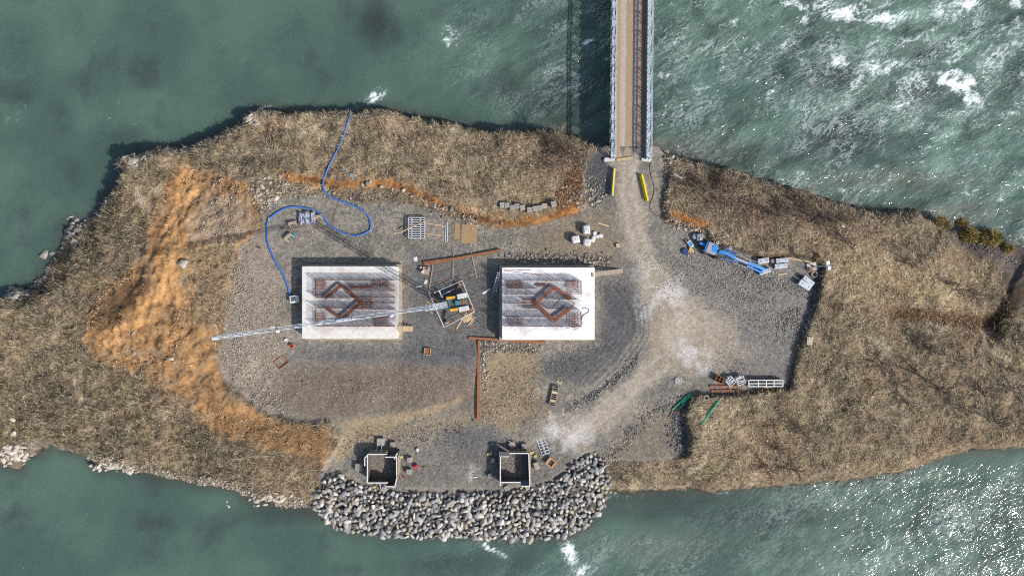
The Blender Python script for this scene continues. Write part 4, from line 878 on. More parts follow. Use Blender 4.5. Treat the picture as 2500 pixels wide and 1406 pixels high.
# ------------------------------------------------------------------ blue hose, pump, sawhorses, bundle
hz = [(857,266),(855,280),(850,300),(843,322),(835,345),(825,366),(815,385),(805,403),(798,420),(791,438),(788,452),(792,466),(803,477),(818,486),(834,492),(850,497),(866,503),(880,510),(891,518),(899,527),(904,538),(906,550),(905,561),(897,567),(882,573),(868,576),(853,574),(838,569),(820,560),(808,552),(797,541),(787,528),(778,517),(766,512),(750,509),(730,506),(715,505),(700,508),(684,515),(668,526),(657,535),(653,548),(653,562),(653,580),(655,595),(660,610),(668,627),(678,646),(690,667),(698,684),(704,702),(710,722)]
hp = []
for x, y in hz:
    p = G(x, y); p.z = max(p.z, WATER - .1) + .16; hp.append(p)
for i in range(1, len(hp) - 1): hp[i].z = max(hp[i].z, (hp[i-1].z + hp[i+1].z) / 2 - .05)
h_ = thing('water_hose', 'thick blue hose snaking from the river bank down to the pump', 'hose', hp[-1])
MB().tube(hp, .14, 8).build('hose_line', BLUE_H, h_, smooth=True)
for i in (18, 26, 33, 40):
    d = (hp[i+1] - hp[i]).normalized(); MB().tube([hp[i] - d * .3, hp[i] + d * .3], .17, 8).build('coupling', GALV_D, h_)
timber('thin orange stake leaning by the hose end at the water', (857,268), (846,292), .1, .08, .05, RUST, 'stake', 'stake', conv=lambda x, y: (x, y))
z1c = lambda x, y: (500 + x / 4.136, 580 + y / 4.136)
p = P(*z1c(921, 622)); pm_ = thing('pump_tank', 'boxy grey pump tank at the hose end beside the left foundation', 'pump', (p.x, p.y, 0), .12)
MB().box((0, 0, .45), (1.3, 1.05, .9)).build('tank', GALV, pm_, False, bevel=.05); MB().box((0, .0, .93), (1.42, 1.15, .06)).build('rim_frame', WHITEP, pm_, False)
MB().box((-.12, .05, .98), (.8, .7, .05)).build('grille', STEELD, pm_, False)
for x, y, s_ in ((-.3,.15,.22),(.0,-.1,.26),(-.3,-.2,.18),(.25,.2,.16)): MB().box((x, y, 1.05), (s_, s_, .14)).build('motor_housing', GALV_D, pm_, False)
for e in (.4, .58): MB().box((e, 0, 1.0), (.05, 1.1, .06)).build('guard_bar', WHITEP, pm_, False)
for i, (pts, m, lb) in enumerate((([(880,620),(855,625),(838,612),(850,596),(878,600)], YELC, 'yellow cable looping from the left side of the pump tank'), ([(890,660),(915,690),(932,720),(915,745),(880,755)], YELC, 'yellow cable trailing below the pump tank'), ([(905,655),(930,690),(918,700),(896,680)], RUST, 'orange cable coiled just below the pump tank'), ([(975,505),(945,520),(930,545),(950,570),(975,578)], RUST, 'orange cable looping above the pump tank'), ([(960,450),(940,470),(935,500),(930,540)], RUST, 'upper orange cable hanging beside the foundation'))):
    w = [P(*z1c(*k), .05) for k in pts]; MB().tube(w, .05, 6).single('cable', m, w[0], lb, 'cable', smooth=True)
TIMBER_P = mat('pinkish_timber', tuple(lin(206,184,164)), tuple(lin(168,146,128)), 3, .8)
def sawhorse(px, py, L, rz, label):
    p = G(px, py); q = P(px, py, p.z + .75); t_ = thing('sawhorse', label, 'sawhorse', (q.x, q.y, p.z - .02), rz, 'sawhorses on the gravel pad')
    for e in (-.12, .12): MB().box((0, e, .75), (L, .13, .14)).build('beam', TIMBER_P, t_, False)
    for a in (-1, 1):
        for b in (-1, 1): MB().bar((a * (L / 2 - .12), b * .12, .76), (a * (L / 2 - .06), b * .52, 0), .13).build('leg', TIMBER_P, t_, False)
        MB().bar((a * (L / 2 - .1), -.36, .3), (a * (L / 2 - .1), .36, .3), .06).build('brace', TIMBER_G, t_, False)
z5 = lambda x, y: (640 + x / 8.27, 470 + y / 8.27)
sawhorse(*z5(178,150), 1.25, .1, 'grey timber sawhorse at the foot of the boulder pile')
sawhorse(*z5(605,620), 1.3, .22, 'grey timber sawhorse just left of the tarpaulin bundle')
sawhorse(*z5(1110,490), 1.4, .2, 'grey timber sawhorse between the tarpaulin bundle and the blue hose')
sawhorse(*z5(520,890), 1.35, .72, 'tilted sawhorse with a teal rope, lowest of the sawhorses')
p = G(*z5(625, 870)); MB().tube([p + Vector((math.cos(a * .7) * (.42 - a * .015), math.sin(a * .7) * (.5 - a * .02) , .05 + .012 * a)) for a in range(18)], .05, 6).single('rope_coil', HAYROPE, p, 'teal rope coil hanging at the lowest sawhorse', 'rope', smooth=True)
bag(*z5(290,108), (.9,.6,.3), 'pale flat stone beside the upper sawhorse', .8, 21, CONC, 'flat_stone', 'stone', loops=False)
p = G(*z5(890, 520)); q = P(*z5(890, 520), p.z + .7); bn = thing('tarpaulin_bundle', 'grey bundle of rolled tarpaulins tied with a blue strap', 'bundle', (q.x, q.y, p.z), .06)
for i in range(9):
    x = -1.15 + i * .29; L = RND.uniform(1.5, 2.2); q = MB(); r0 = RND.uniform(.16, .22)
    pts = [(x + RND.uniform(-.04, .04), -L / 2 + L * k / 5 + RND.uniform(-.05, .05), .45 + .12 * math.sin(k * 1.3 + i) + (.2 if i % 3 == 1 else 0)) for k in range(6)]
    q.tube(pts, [r0 * RND.uniform(.75, 1.25) for _ in range(6)], 8); q.build('tarpaulin_roll', TARP, bn, False, smooth=True)
for i in range(6): MB().tube([(-1.0 + i * .38, -.9, .18), (-.95 + i * .38, .8, .2)], .2, 8).build('tarpaulin_roll', TARP, bn, False, smooth=True)
MB().tube([(-1.3, -.05, .4), (-.6, -.1, .72), (0, -.05, .78), (.6, -.05, .74), (1.3, 0, .4)], .05, 6).build('strap', HAYROPE, bn, False)
MB().box((-.25, .35, .95), (.18, .75, .05), .6).build('loose_flap', WHITEP, bn, False)

# steel grid panel and battens
zz3 = lambda x, y: (620 + x / 4.032, 400 + y / 4.032)
a = P(*zz3(1520, 733), .85); b = P(*zz3(1682, 530), .85); gr = thing('formwork_grid', 'pale steel formwork grid propped flat above the gravel, casting a dark shadow', 'formwork', ((a.x + b.x) / 2, (a.y + b.y) / 2, 0))
for f in (0, .21, .73, 1): MB().bar((a.x + (b.x - a.x) * f, a.y, .82), (a.x + (b.x - a.x) * f, b.y, .82), .13, .16).build('long_rail', GALV, gr)
for i in range(10):
    y = a.y + (b.y - a.y) * i / 9; MB().bar((a.x, y, .84), (b.x, y, .84), .1, .12).build('cross_rail', WHITEP, gr)
for x in (a.x, b.x):
    for y in (a.y, b.y): MB().box((x, y, .38), (.14, .14, .78)).build('prop', STEELD, gr)
MB().box(((a.x + b.x) / 2, (a.y + b.y) / 2, .3), (b.x - a.x - .3, b.y - a.y - .3, .5)).build('packed_panels', STEELD, gr)
timber('long pale batten laid diagonally over the steel grid', (1450,672), (1697,560), .14, .08, .98, TIMBER, 'timber_batten', 'batten', conv=zz3)
timber('pale batten from the grid to the steel rails, upper one', (1680,583), (1892,613), .13, .08, .06, TIMBER, 'timber_batten', 'batten', conv=zz3)
timber('pale batten from the grid to the steel rails, lower one', (1680,684), (1878,707), .13, .08, .06, TIMBER, 'timber_batten', 'batten', conv=zz3)
timber('short pale batten left of the steel grid', (1376,681), (1452,681), .12, .08, .06, TIMBER, 'timber_batten', 'batten', conv=zz3)
timber('thin dark bar left of the steel grid near its upper edge', (1372,530), (1465,540), .07, .06, .05, STEELD, 'steel_rod', 'rod', conv=zz3)
timber('left of the two upright grey steel rails beside the battens', (1890,580), (1884,770), .12, .14, .08, GALV, 'steel_rail', 'rail', conv=zz3)
timber('right of the two upright grey steel rails beside the battens', (1906,570), (1902,768), .12, .14, .08, GALV, 'steel_rail', 'rail', conv=zz3)
PLYO = mat('dirty_plywood', tuple(lin(176,140,94)), tuple(lin(136,116,92)), 2.0, .9, 0, .3, 9, .3)
for (x0, y0, x1, y1, lb) in ((1975,588,2026,742,'narrow dirty plywood strip on the gravel'),(2042,597,2194,783,'square dirty tan plywood sheet on the gravel')):
    p = P(*zz3((x0 + x1) / 2, (y0 + y1) / 2)); zz = zg(p.x, p.y); MB().box((p.x, p.y, zz + .03), ((x1 - x0) / 60.5, (y1 - y0) / 60.5, .06), -.03).single('plywood_sheet', PLYO, (p.x, p.y, zz), lb, 'plywood')
p = G(862, 428.5); MB().box((p.x, p.y, p.z + .1), (.95, .5, .06), -.12, ('X', .15)).single('plastic_sheet', SKY, p, 'light blue plastic sheet on the grass above the orange bank', 'sheet')
p = G(846, 417); MB().box((p.x, p.y, p.z + .1), (.25, .3, .14), .4).single('plastic_scrap', BLUE, p, 'tiny dark blue scrap on the grass left of the light blue sheet', 'scrap')
timber('rust-brown board lying in the grass on the north bank', (981,405), (995,421), .5, .08, .1, PLYO, conv=lambda x, y: (x, y))

# ------------------------------------------------------------------ sheet-pile beams, crates on the middle ground
I = lambda x, y: (x, y)
ibeam('rusty beam lying along the lower edge of the white foundation', (1145,824.5), (1331,836), .4, .3, .02, I)
ibeam('long rusty beam pointing down the picture from the foundation corner', (1170,831), (1166,1028), .42, .32, .05, I)
z8 = lambda x, y: (1100 + x / 5.41, 800 + y / 5.41)
def open_crate(label, px, py, L, Wd, H, rz, m, slats, name='crate', wall=.06):
    p = G(px, py); q = P(px, py, p.z + H); t_ = thing(name, label, 'crate', (q.x, q.y, p.z - .02), rz)
    for e in (-1, 1):
        MB().box((0, e * (Wd / 2 - wall / 2), H / 2), (L, wall, H)).build('side_board', m, t_, False); MB().box((e * (L / 2 - wall / 2), 0, H / 2), (wall, Wd - 2 * wall, H)).build('end_board', m, t_, False)
    MB().box((0, 0, .04), (L - .1, Wd - .1, .06)).build('floor_board', m if not slats else STEELD, t_, False)
    for i in range(slats): MB().box((-L / 2 + L * (i + 1) / (slats + 1), 0, H - .1), (.09, Wd - 2 * wall, .1)).build('slat', m, t_, False)
    return t_
cr1 = open_crate('long grey slatted crate standing alone on the brown ground', *z8(1365, 898), 3.3, .98, .6, math.radians(78), TIMBER_G, 9)
for e in (-.85, .55): MB().box((e, 0, .56), (.42, .8, .05)).build('cover_board', TIMBER, cr1, False)
for i, (x, y, a_) in enumerate(((1418,708,.9),(1440,731,0),(1463,712,1.6))):
    p = G(*z8(x, y)); MB().box((p.x, p.y, p.z + .07), (.42, .22, .14), -a_).single('wood_offcut', TIMBER, p, ('left', 'lowest', 'right')[i] + ' of three small pale wood offcuts above the long crate', 'offcut', 'wood offcuts above the long crate')
p = G(*z8(1305, 1110)); MB().box((p.x, p.y, p.z + .07), (.55, .24, .14), -.7).single('wood_offcut', TIMBER, p, 'single pale wood offcut below the long crate', 'offcut')
tr_ = open_crate('small orange tray of rusty fittings on dark gravel near the crane', 1043, 858.5, 1.05, 1.1, .45, -.12, TIMBER, 0, 'tray')
MB().box((0, 0, .2), (.85, .9, .12)).build('rusty_fittings', RUST, tr_, False)
rf = G(*z1c(775, 1255)); fr = thing('rusty_steel_surround', 'open rusty steel frame lying on gravel left of the pale rubble', 'frame', rf, math.radians(38))
for e in (-1, 1):
    MB().box((0, e * .75, .12), (2.0, .16, .22)).build('side_bar', RUST, fr, False); MB().box((e * .95, 0, .12), (.16, 1.35, .22)).build('end_bar', RUST, fr, False)
MB().cyl((.15, .1, .02), .24, .06, 14).build('pale_disc', PLYO, fr, False)
p = G(*z1c(888, 1090)); pi = thing('pipe_stub', 'short upright orange pipe below the left foundation corner', 'pipe', p); MB().ring((p.x, p.y, p.z - .02), .3, .22, .7, 20).build('pipe_wall', mat('orange_plastic', tuple(lin(226,104,70)), tuple(lin(190,84,56)), 3, .5), pi); MB().cyl((p.x, p.y, p.z + .02), .21, .08, 16).build('pipe_floor', DARK, pi)
p = G(*z1c(812, 1032)); bag(*z1c(812,1032), (.5,.4,.35), 'white stone left of the foundation near the orange pipe', .3, 31, CONC_W, 'white_stone', 'stone', loops=False)
timber('thin rusty bar on the gravel below the left foundation', (1600,1175), (1900,1190), .08, .06, .04, RUST, 'steel_rod', 'rod', conv=z1c)
for (x, y, sx_, sy_, rz, lb) in ((1187,711,1.5,.35,.55,'crumpled white sheet near the ladder'),(1014,632,.6,.75,.2,'crumpled white sheet left of the rusty beams'),(1039,688,.45,.75,-.4,'crumpled white sheet below the tool board'),(1023,699,1.0,.25,.15,'dirty white rag below the tool board')):
    bag(x, y, (sx_, sy_, .16), lb, rz, int(x), BAG, 'plastic_sheet', 'sheet', loops=False)

# ------------------------------------------------------------------ shuttering boxes and their kit on the lower pad
zl = lambda x, y: (860 + x / 7.81, 1050 + y / 7.81)
zr = lambda x, y: (1170 + x / 7.81, 1050 + y / 7.81)
BZ = -2.42; BH = 2.3
def shutter_box(label, conv, segs, struts):
    c = P(*conv(590, 720), BZ); t_ = thing('shuttering_box', label, 'formwork', (c.x, c.y, BZ))
    for (x0, y0, x1, y1, dz, rib) in segs:
        a = P(*conv(x0, y0), BZ + BH + dz); b = P(*conv(x1, y1), BZ + BH + dz); a.z = b.z = BZ + (BH + dz) / 2
        w = MB().bar(a, b, .12, BH + dz).build('wall_panel', PLY_D, t_)
        d = (b - a).normalized(); s_ = Vector((-d.y, d.x, 0)); out = 1 if ((a + b) / 2 - Vector((c.x, c.y, 0))).dot(s_) > 0 else -1; L = (b - a).length
        MB().bar(Vector((a.x, a.y, BZ + BH + dz + .02)), Vector((b.x, b.y, BZ + BH + dz + .02)), .16, .05).build('top_edge', WHITEP, w)
        for i in range(max(2, int(L / .6)) if rib else 0):
            p = a.lerp(b, (i + .5) / max(2, int(L / .6))) + s_ * out * .12; MB().box((p.x, p.y, BZ + BH / 2 - .05), (.1, .1, BH - .1), math.atan2(d.y, d.x)).build('rib', TIMBER_G, w)
        if rib:
            for zz in (.5, 1.7): MB().bar(a + s_ * out * .22 + Vector((0, 0, zz - (BH + dz) / 2)), b + s_ * out * .22 + Vector((0, 0, zz - (BH + dz) / 2)), .1, .14).build('waling', TIMBER, w)
    for (x0, y0, x1, y1, zt_) in struts:
        a = P(*conv(x0, y0), BZ + zt_); b = G(*conv(x1, y1)); MB().bar(a, b + Vector((0, 0, .06)), .1).build('prop', GALV, t_)
    return t_
PLY_D = mat('dark_formwork_ply', tuple(lin(120,104,92)), tuple(lin(84,74,68)), 1.0, .75, 0, .12, 9)
shutter_box('left shuttering box of dark ply panels with props and overhanging corner panels', zl,
  [(290,455,665,455,0,1),(630,510,805,510,.1,0),(803,552,862,432,.1,0),(290,455,290,1003,0,0),(238,680,238,530,.05,0),(238,530,310,452,.1,0),(290,1000,680,998,0,0),(632,1070,812,1070,.1,0),(812,1070,860,880,.1,0),(847,500,847,880,0,1)],
  [(540,440,600,120,1.6),(420,470,520,230,1.6),(520,1000,560,1150,1.6)])
shutter_box('right shuttering box with a steel corner lid and a grey corner panel', zr,
  [(403,505,403,1055,0,0),(415,497,572,497,.05,0),(570,438,942,438,0,1),(945,448,965,1058,0,1),(415,990,788,990,0,0),(800,1066,968,1066,.1,0),(395,405,395,500,.05,0)], [])
a = P(*zr(485, 450), BZ + BH + .1); MB().box((a.x, a.y, BZ + BH + .13), (1.5, .72, .1)).single('corner_cover_plate', STEELD, (a.x, a.y, BZ + BH + .08), 'dark steel lid over the upper left corner of the right box', 'lid')
a = P(*zr(870, 1000), BZ + 1.2); b_ = P(*zr(872, 1062), BZ + 2.2); MB().add([P(*zr(795,948), BZ + .9), P(*zr(945,948), BZ + .9), P(*zr(958,1050), BZ + 2.3), P(*zr(800,1055), BZ + 2.3), P(*zr(795,948), BZ + .84), P(*zr(945,948), BZ + .84), P(*zr(958,1050), BZ + 2.24), P(*zr(800,1055), BZ + 2.24)], [(0,1,2,3),(7,6,5,4),(0,4,5,1),(1,5,6,2),(2,6,7,3),(3,7,4,0)]).single('leaning_panel', GALV_D, a, 'smooth grey panel leaning in the lower right corner of the right box', 'panel')
for x, y, s_, rz, lb in ((535,225,1.2,0,'large grey block above the left shuttering box holding its props'),(765,275,.82,0,'small block right of the large one above the left box'),(122,710,1.25,-.06,'large block left of the left shuttering box with a rusty hook'),(1087,568,.8,.12,'upper of two blocks right of the left shuttering box'),(1075,795,.84,.05,'lower of two blocks right of the left shuttering box'),(605,1130,.95,.9,'tilted block at the rocks below the left shuttering box')):
    cblock(*zl(x, y), s_, lb, rz, .8, 'concrete blocks round the shuttering boxes')
for x, y, s_, rz, lb in ((630,285,.95,.5,'turned block with a batten on it above the right shuttering box'),(852,305,.8,0,'square block above the right shuttering box'),(258,580,.72,-.05,'block left of the right shuttering box in its shadow'),(215,868,.75,.5,'pale block at the edge of the shadow left of the right box'),(1088,680,.8,.35,'oblong pale block right of the right shuttering box'),(522,1105,.8,.6,'turned block at the rocks below the right shuttering box'),(915,1100,.7,.4,'block under the lower right corner of the right box')):
    cblock(*zr(x, y), s_, lb, rz, .75, 'concrete blocks round the shuttering boxes', 1.15 if x == 1088 else None)
timber('pale batten on the turned block above the right box', (560,252), (665,335), .13, .08, .82, TIMBER, 'timber_batten', 'batten', conv=zr)
timber('rusty hook bar on the large block left of the left box', (95,740), (135,665), .14, .1, .85, RUST, 'hook_bar', 'bar', conv=zl)
timber('grey prop leaning from the large block left of the left box', (15,895), (100,745), .1, .1, .1, GALV, 'steel_prop', 'prop', conv=zl, z1=.75)
timber('grey prop on the rocks below the left box', (505,1265), (610,1115), .1, .1, .45, GALV, 'steel_prop', 'prop', conv=zl, z1=.9)
p = G(*zl(1212, 675)); jc = thing('fuel_can', 'bright red fuel can right of the left shuttering box', 'can', p, .5); MB().box((0, 0, .27), (.72, .5, .55)).build('body', REDP, jc, False, bevel=.06); MB().bar((-.2, 0, .6), (.2, 0, .6), .06).build('handle', REDP, jc, False); MB().cyl((.27, .12, .52), .07, .1, 8).build('cap', DARK, jc, False)
p = G(*zl(1375, 700)); MB().box((p.x, p.y, p.z + .12), (.4, .25, .22), .4).single('rusty_fitting', RUST, p, 'small orange-brown fitting right of the red fuel can', 'fitting', bevel=.05)
p = G(*zl(995, 890)); MB().cyl((p.x, p.y, p.z), .14, .3, 10).single('red_cap', REDP, p, 'tiny red marker near the lower block right of the left box', 'marker')
for x, y, lb, cv in ((922,512,'yellow wood piece at the upper right corner of the left box', zl),(418,1078,'small yellow wood piece in the rocks below the left box', zl),(195,445,'yellow timber piece left of the right shuttering box', zr),(985,430,'yellow timber piece at the upper right corner of the right box', zr),(1068,488,'small yellow wood piece above the oblong block', zr),(810,1100,'yellow wood pieces under the lower edge of the right box', zr)):
    p = G(*cv(x, y)); MB().box((p.x, p.y, p.z + .12), (.85 if x in (922,195,985) else .5, .42, .26), .25).single('timber_piece', mat('yellow_timber', tuple(lin(206,188,124)), tuple(lin(168,150,100)), 3, .8), p, lb, 'timber', bevel=.03)
lf = G(*zr(1210, 280)); fm = thing('formwork_ladder_frame', 'pale steel frame of two ladder-like rows of openings beside the right box', 'frame', lf, math.radians(-70))
for row in (-.36, .36):
    for e in (-.28, .28): MB().box((0, row + e, .1), (3.15, .09, .2)).build('rail', GALV, fm, False)
    for i in range(7): MB().box((-1.52 + i * 3.04 / 6, row, .1), (.09, .47, .18)).build('rung', GALV, fm, False)
oc_ = open_crate('square orange timber crate at the end of the lower pad', *zr(1365, 618), 1.25, 1.3, .7, math.radians(52), mat('orange_timber', tuple(lin(224,174,122)), tuple(lin(186,136,88)), 3, .8), 0, wall=.12)
MB().box((0, 0, .1), (.9, .95, .08)).build('gravel_fill', BLOCK, oc_, False)
MB().box((G(*zl(1245,365)).x, G(*zl(1245,365)).y, G(*zl(1245,365)).z + .2), (.5, .62, .5), .3).single('pale_stone', CONC, G(*zl(1245,365)), 'pale angular stone with a shadow right of the left box', 'stone', bevel=.12)
timber('bleached plank among stones right of the left box', (1280,300), (1430,258), .14, .07, .12, TIMBER_G, conv=zl)
p = G(*zl(1560, 770)); timber('dark bent bar lying on the gravel right of the red can', (1510,740), (1650,775), .1, .08, .05, STEELD, 'steel_bar', 'bar', conv=zl)
timber('short white pipe on the pale powder patch of the lower pad', (1335,462), (1290,470), .14, .12, .08, WHITEP, 'white_pipe', 'pipe', conv=lambda x, y: (780 + x / 3.472, 1040 + y / 3.472))

# ------------------------------------------------------------------ blue boom lift
z6 = lambda x, y: (1680 + x / 11.36, 570 + y / 11.36)
o0 = P(*z6(570, 430)); BA = -math.atan2(700, 1700); bl = thing('boom_lift', 'bright blue boom lift with a grey hood, its boom lowered towards the silver panels', 'boom lift', (o0.x, o0.y, 0), BA)
def L6(x, y):      # photograph detail -> local metres of the lift
    p = P(*z6(x, y)) - o0; c, s_ = math.cos(-BA), math.sin(-BA); return (p.x * c - p.y * s_, p.x * s_ + p.y * c)
def lb_(p0, p1, w, h, z0, z1, nm, m):
    a = L6(*p0); b = L6(*p1); return MB().bar((a[0], a[1], z0), (b[0], b[1], z1), w, h).build(nm, m, bl, False, bevel=.02)
MB().box((.3, 0, .75), (2.6, 1.5, .5)).build('chassis', STEELD, bl, False, bevel=.05)
hd = MB().box((0, 0, 1.45), (1.75, 1.75, .95)).build('engine_hood', HOODG, bl, False, bevel=.14); MB().box((.45, .1, 1.945), (.7, 1.15, .05)).build('hood_panel', BLUE, hd, False); MB().box((.1, .3, 1.96), (.35, .4, .05)).build('air_vent', BLUE, hd, False); MB().box((-.92, 0, 1.35), (.16, 1.7, .9)).build('rear_bumper', BLUE, hd, False)
MB().box((-1.5, .15, 1.2), (1.1, .38, .35)).build('tow_arm', BLUE, bl, False, bevel=.03)
MB().cyl((.7, 0, 1.0), .5, .6, 16).build('turntable', BLUE, bl, False)
for x, y in ((-.6, -1.0), (-.6, 1.0), (1.45, -1.0), (1.45, 1.0)):
    w = MB().cyl((x, y - .16, .45), .45, .32, 18, 'Y').build('wheel', DARK, bl, False); MB().cyl((x, y - .18, .45), .2, .36, 12, 'Y').build('rim', GALV_D, w, False)
lb_((760,520), (920,560), .5, .5, 1.7, 1.75, 'boom_pivot', BLUE)
lb_((900,545), (1210,690), .42, .45, 1.75, 1.6, 'boom_section', BLUE); lb_((1190,680), (1620,850), .3, .34, 1.6, 1.35, 'boom_section', HOODG); lb_((1215,725), (1560,850), .2, .25, 1.45, 1.2, 'boom_link', BLUE)
lb_((1585,825), (2050,1005), .46, .46, 1.35, 1.0, 'boom_section', BLUE); lb_((1555,905), (1995,1092), .26, .25, 1.2, .85, 'boom_link', BLUE)
for pts in (((950,430),(1265,545),(1235,610)), ((850,690),(1165,795),(1200,735)), ((920,480),(1215,590)), ((1235,610),(1200,735))):
    for a, b in zip(pts[:-1], pts[1:]): lb_(a, b, .1, .1, 1.5, 1.5, 'basket_rail', BLUE)
for x, y in ((950,430),(1265,545),(850,690),(1165,795)):
    a = L6(x, y); MB().box((a[0], a[1], .95), (.08, .08, 1.1)).build('basket_post', BLUE, bl, False)
MB().box((*L6(1040, 600), .45), (2.4, 1.9, .06), 0).build('basket_floor', STEELD, bl, False)
for a, b in (((1275,580),(1570,695)), ((1640,735),(1955,835)), ((1175,812),(1560,960)), ((1200,760),(1330,805)), ((1520,745),(1570,695)), ((1620,790),(1640,735))): lb_(a, b, .06, .06, 1.25, 1.2, 'hydraulic_line', GALV)
for x, y in ((770,270),(1125,415)):
    a = L6(x, y); MB().ring((a[0], a[1], .9), .24, .14, .12, 14).build('hose_reel', GALV, bl, False)
a = L6(1990, 1075); MB().box((a[0], a[1], .45), (.3, .55, .8)).build('platform_mount', BLUE, bl, False)
# silver formwork panel stacks
z7 = lambda x, y: (1840 + x / 11.71, 600 + y / 11.71)
def stack(x, y, L, Wd, H, deg, lb):
    p = G(*z7(x, y)); q = P(*z7(x, y), p.z + H); t_ = thing('panel_stack', lb, 'formwork', (q.x, q.y, p.z), math.radians(deg), 'stacks of silver formwork panels')
    n_ = max(3, int(H / .2))
    for i in range(n_): MB().box((RND.uniform(-.04, .04), RND.uniform(-.04, .04), .1 + i * H / n_), (L, Wd, H / n_ * .72)).build('panel', ALU, t_, False)
    for i in range(7): 
        x_ = -L / 2 + .06 if i % 2 else L / 2 - .06; MB().box((x_ + (.09 if i % 2 == 0 else -.09), -Wd / 2 + Wd * (i + .5) / 7, H * .55), (.1, .07, H * .8)).build('clamp', STEELD, t_, False)
    for e in (-.22, .2): MB().box((0, e * Wd, H + .03), (L * .92, .07, .05)).build('top_rib', GALV, t_, False)
    for e in (-.25, .3): MB().box((e * L, .05, H + .03), (.12, .12, .05)).build('lifting_plate', STEELD, t_, False)
stack(290,430,1.75,.78,.85,9,'silver panel stack nearest the bright blue boom')
stack(820,415,1.95,.66,.8,5,'upper of two parallel silver panel stacks at the grass edge')
stack(795,580,2.0,.66,.8,5,'lower of two parallel silver panel stacks at the grass edge')
stack(335,735,1.85,.66,.8,18,'silver panel stack touching the end of the blue boom')
stack(1575,1000,1.95,.72,1.0,-38,'right of two slanting silver panel stacks near the yard corner')
stack(1480,1125,2.05,.86,1.0,-32,'left of two slanting silver panel stacks near the yard corner')
bag(*z7(550,430), (.65,.65,.6), 'round brownish sack between two silver panel stacks', .2, 44, mat('brown_sack', tuple(lin(150,136,130)), tuple(lin(110,98,92)), 3, .8), 'sack', 'sack', loops=False)
timber('long pale plank from the silver stacks to the lamp base', (985,345), (1650,475), .3, .1, .1, TIMBER, conv=z7)
timber('short yellow batten on gravel below the silver stacks', (690,822), (955,792), .2, .1, .06, TIMBER, 'timber_batten', 'batten', conv=z7)
# floodlight
p = G(*z7(1650, 605)); fl2 = thing('floodlight_mast', 'floodlight mast with two white lamps on a square concrete base', 'floodlight', (p.x, p.y, p.z), .25)
MB().box((0, 0, .12), (1.55, 1.4, .3)).build('base_slab', CONC, fl2, False, bevel=.04); MB().cyl((.15, 0, .25), .22, .25, 12).build('pole_foot', RUST, fl2, False)
MB().cyl((.15, 0, .3), .09, 4.9, 12).build('pole', GALV, fl2, False); hb = MB().box((.15, 0, 5.2), (.16, 1.2, .14), -.25).build('cross_bar', GALV, fl2, False)
for e in (-.4, .42): MB().box((.3, e, 5.25), (.55, .62, .42), -.25 + e * .25).build('lamp_housing', WHITEP, hb, False, bevel=.04)
p = G(*z7(1600, 690)); MB().cyl((p.x, p.y, p.z), .34, .62, 14).single('oil_drum', RUST, p, 'small rusty drum at the corner of the lamp base', 'drum')
p = G(*z7(1715, 820)); MB().ring((p.x, p.y, p.z), .52, .34, .4, 24).single('concrete_ring', BLOCK, p, 'grey ring with a dark opening near the slanting silver stacks', 'ring')
a = G(*z7(1900, 330)); cs = thing('curved_steel_sheet', 'bent rusty steel sheet standing in the grass by the lamp', 'sheet', a); q = MB()
for i in range(9):
    t_ = i / 8; x, y = 1830 + 260 * t_, 170 + 330 * t_ + 40 * math.sin(t_ * 3); g_ = G(*z7(x - 30, y)); g2 = P(*z7(x - 60 - 90 * math.sin(t_ * 3), y + 40), g_.z + .15); g3 = P(*z7(x, y), g_.z + .9)
    q.v += [Vector((g2.x, g2.y, g_.z + .05)), g3, g3 + Vector((.05, .03, 0)), Vector((g2.x + .05, g2.y + .03, g_.z + .02))]
for i in range(8): k = i * 4; q.f += [(k, k+4, k+5, k+1), (k+1, k+5, k+6, k+2), (k+2, k+6, k+7, k+3), (k+3, k+7, k+4, k)]
q.build('sheet_body', mat('tan_rust_sheet', tuple(lin(170,134,88)), tuple(lin(120,90,58)), 2, .7), cs)
# near the nose of the lift
zy = lambda x, y: (1640 + x / 5.952, 540 + y / 5.952)
p = G(*zy(390, 238)); gb = thing('tool_chest', 'grey tool chest with a white box on it above the blue lift', 'chest', p, .1); MB().box((0, 0, .4), (.95, 1.2, .8)).build('chest_body', HOODG, gb, False, bevel=.06); MB().box((0, .25, .84), (.8, .5, .1)).build('lid', GALV_D, gb, False); MB().box((.15, -.35, .9), (.45, .3, .22), -.2).build('white_box', WHITEP, gb, False)
p = G(*zy(322, 232)); gt = thing('gas_bottle', 'round grey gas bottle beside the grey tool chest', 'bottle', p); MB().cyl(p, .38, .6, 16).build('bottle_body', GALV_D, gt); MB().cyl((p.x, p.y + .42, p.z), .2, .4, 12).build('bottle_valve', GALV, gt)
p = G(*zy(262, 335)); wb = thing('wheelbarrow', 'grey and blue wheelbarrow in front of the lift nose', 'wheelbarrow', p, -.9); MB().prism([(-.6,-.35),(.55,-.28),(.65,0),(.55,.28),(-.6,.35)], .42, .62).build('tray', GALV, wb, False, bevel=.03); MB().box((0, 0, .64), (.7, .4, .08)).build('load', BLUE, wb, False)
for e in (-.25, .25): MB().bar((-.5, e, .4), (-1.1, e * 1.1, .6), .05).build('handle', TIMBER, wb, False); MB().bar((-.35, e, .42), (-.4, e, 0), .05).build('leg', STEELD, wb, False)
MB().cyl((.65, -.06, .2), .2, .12, 14, 'Y').build('wheel', DARK, wb, False)
p = G(*zy(197, 447)); MB().cyl((p.x, p.y, p.z), .45, .35, 18, r2=.55).single('blue_tub', mat('dark_blue_plastic', tuple(lin(30,64,120)), tuple(lin(20,44,90)), 3, .5), p, 'dark blue tub left of the yellow cut-off timber', 'tub')
p = G(*zy(275, 425)); ys = thing('timber_trestle', 'small yellow timber trestle between the blue tub and the lift', 'trestle', p, -.3)
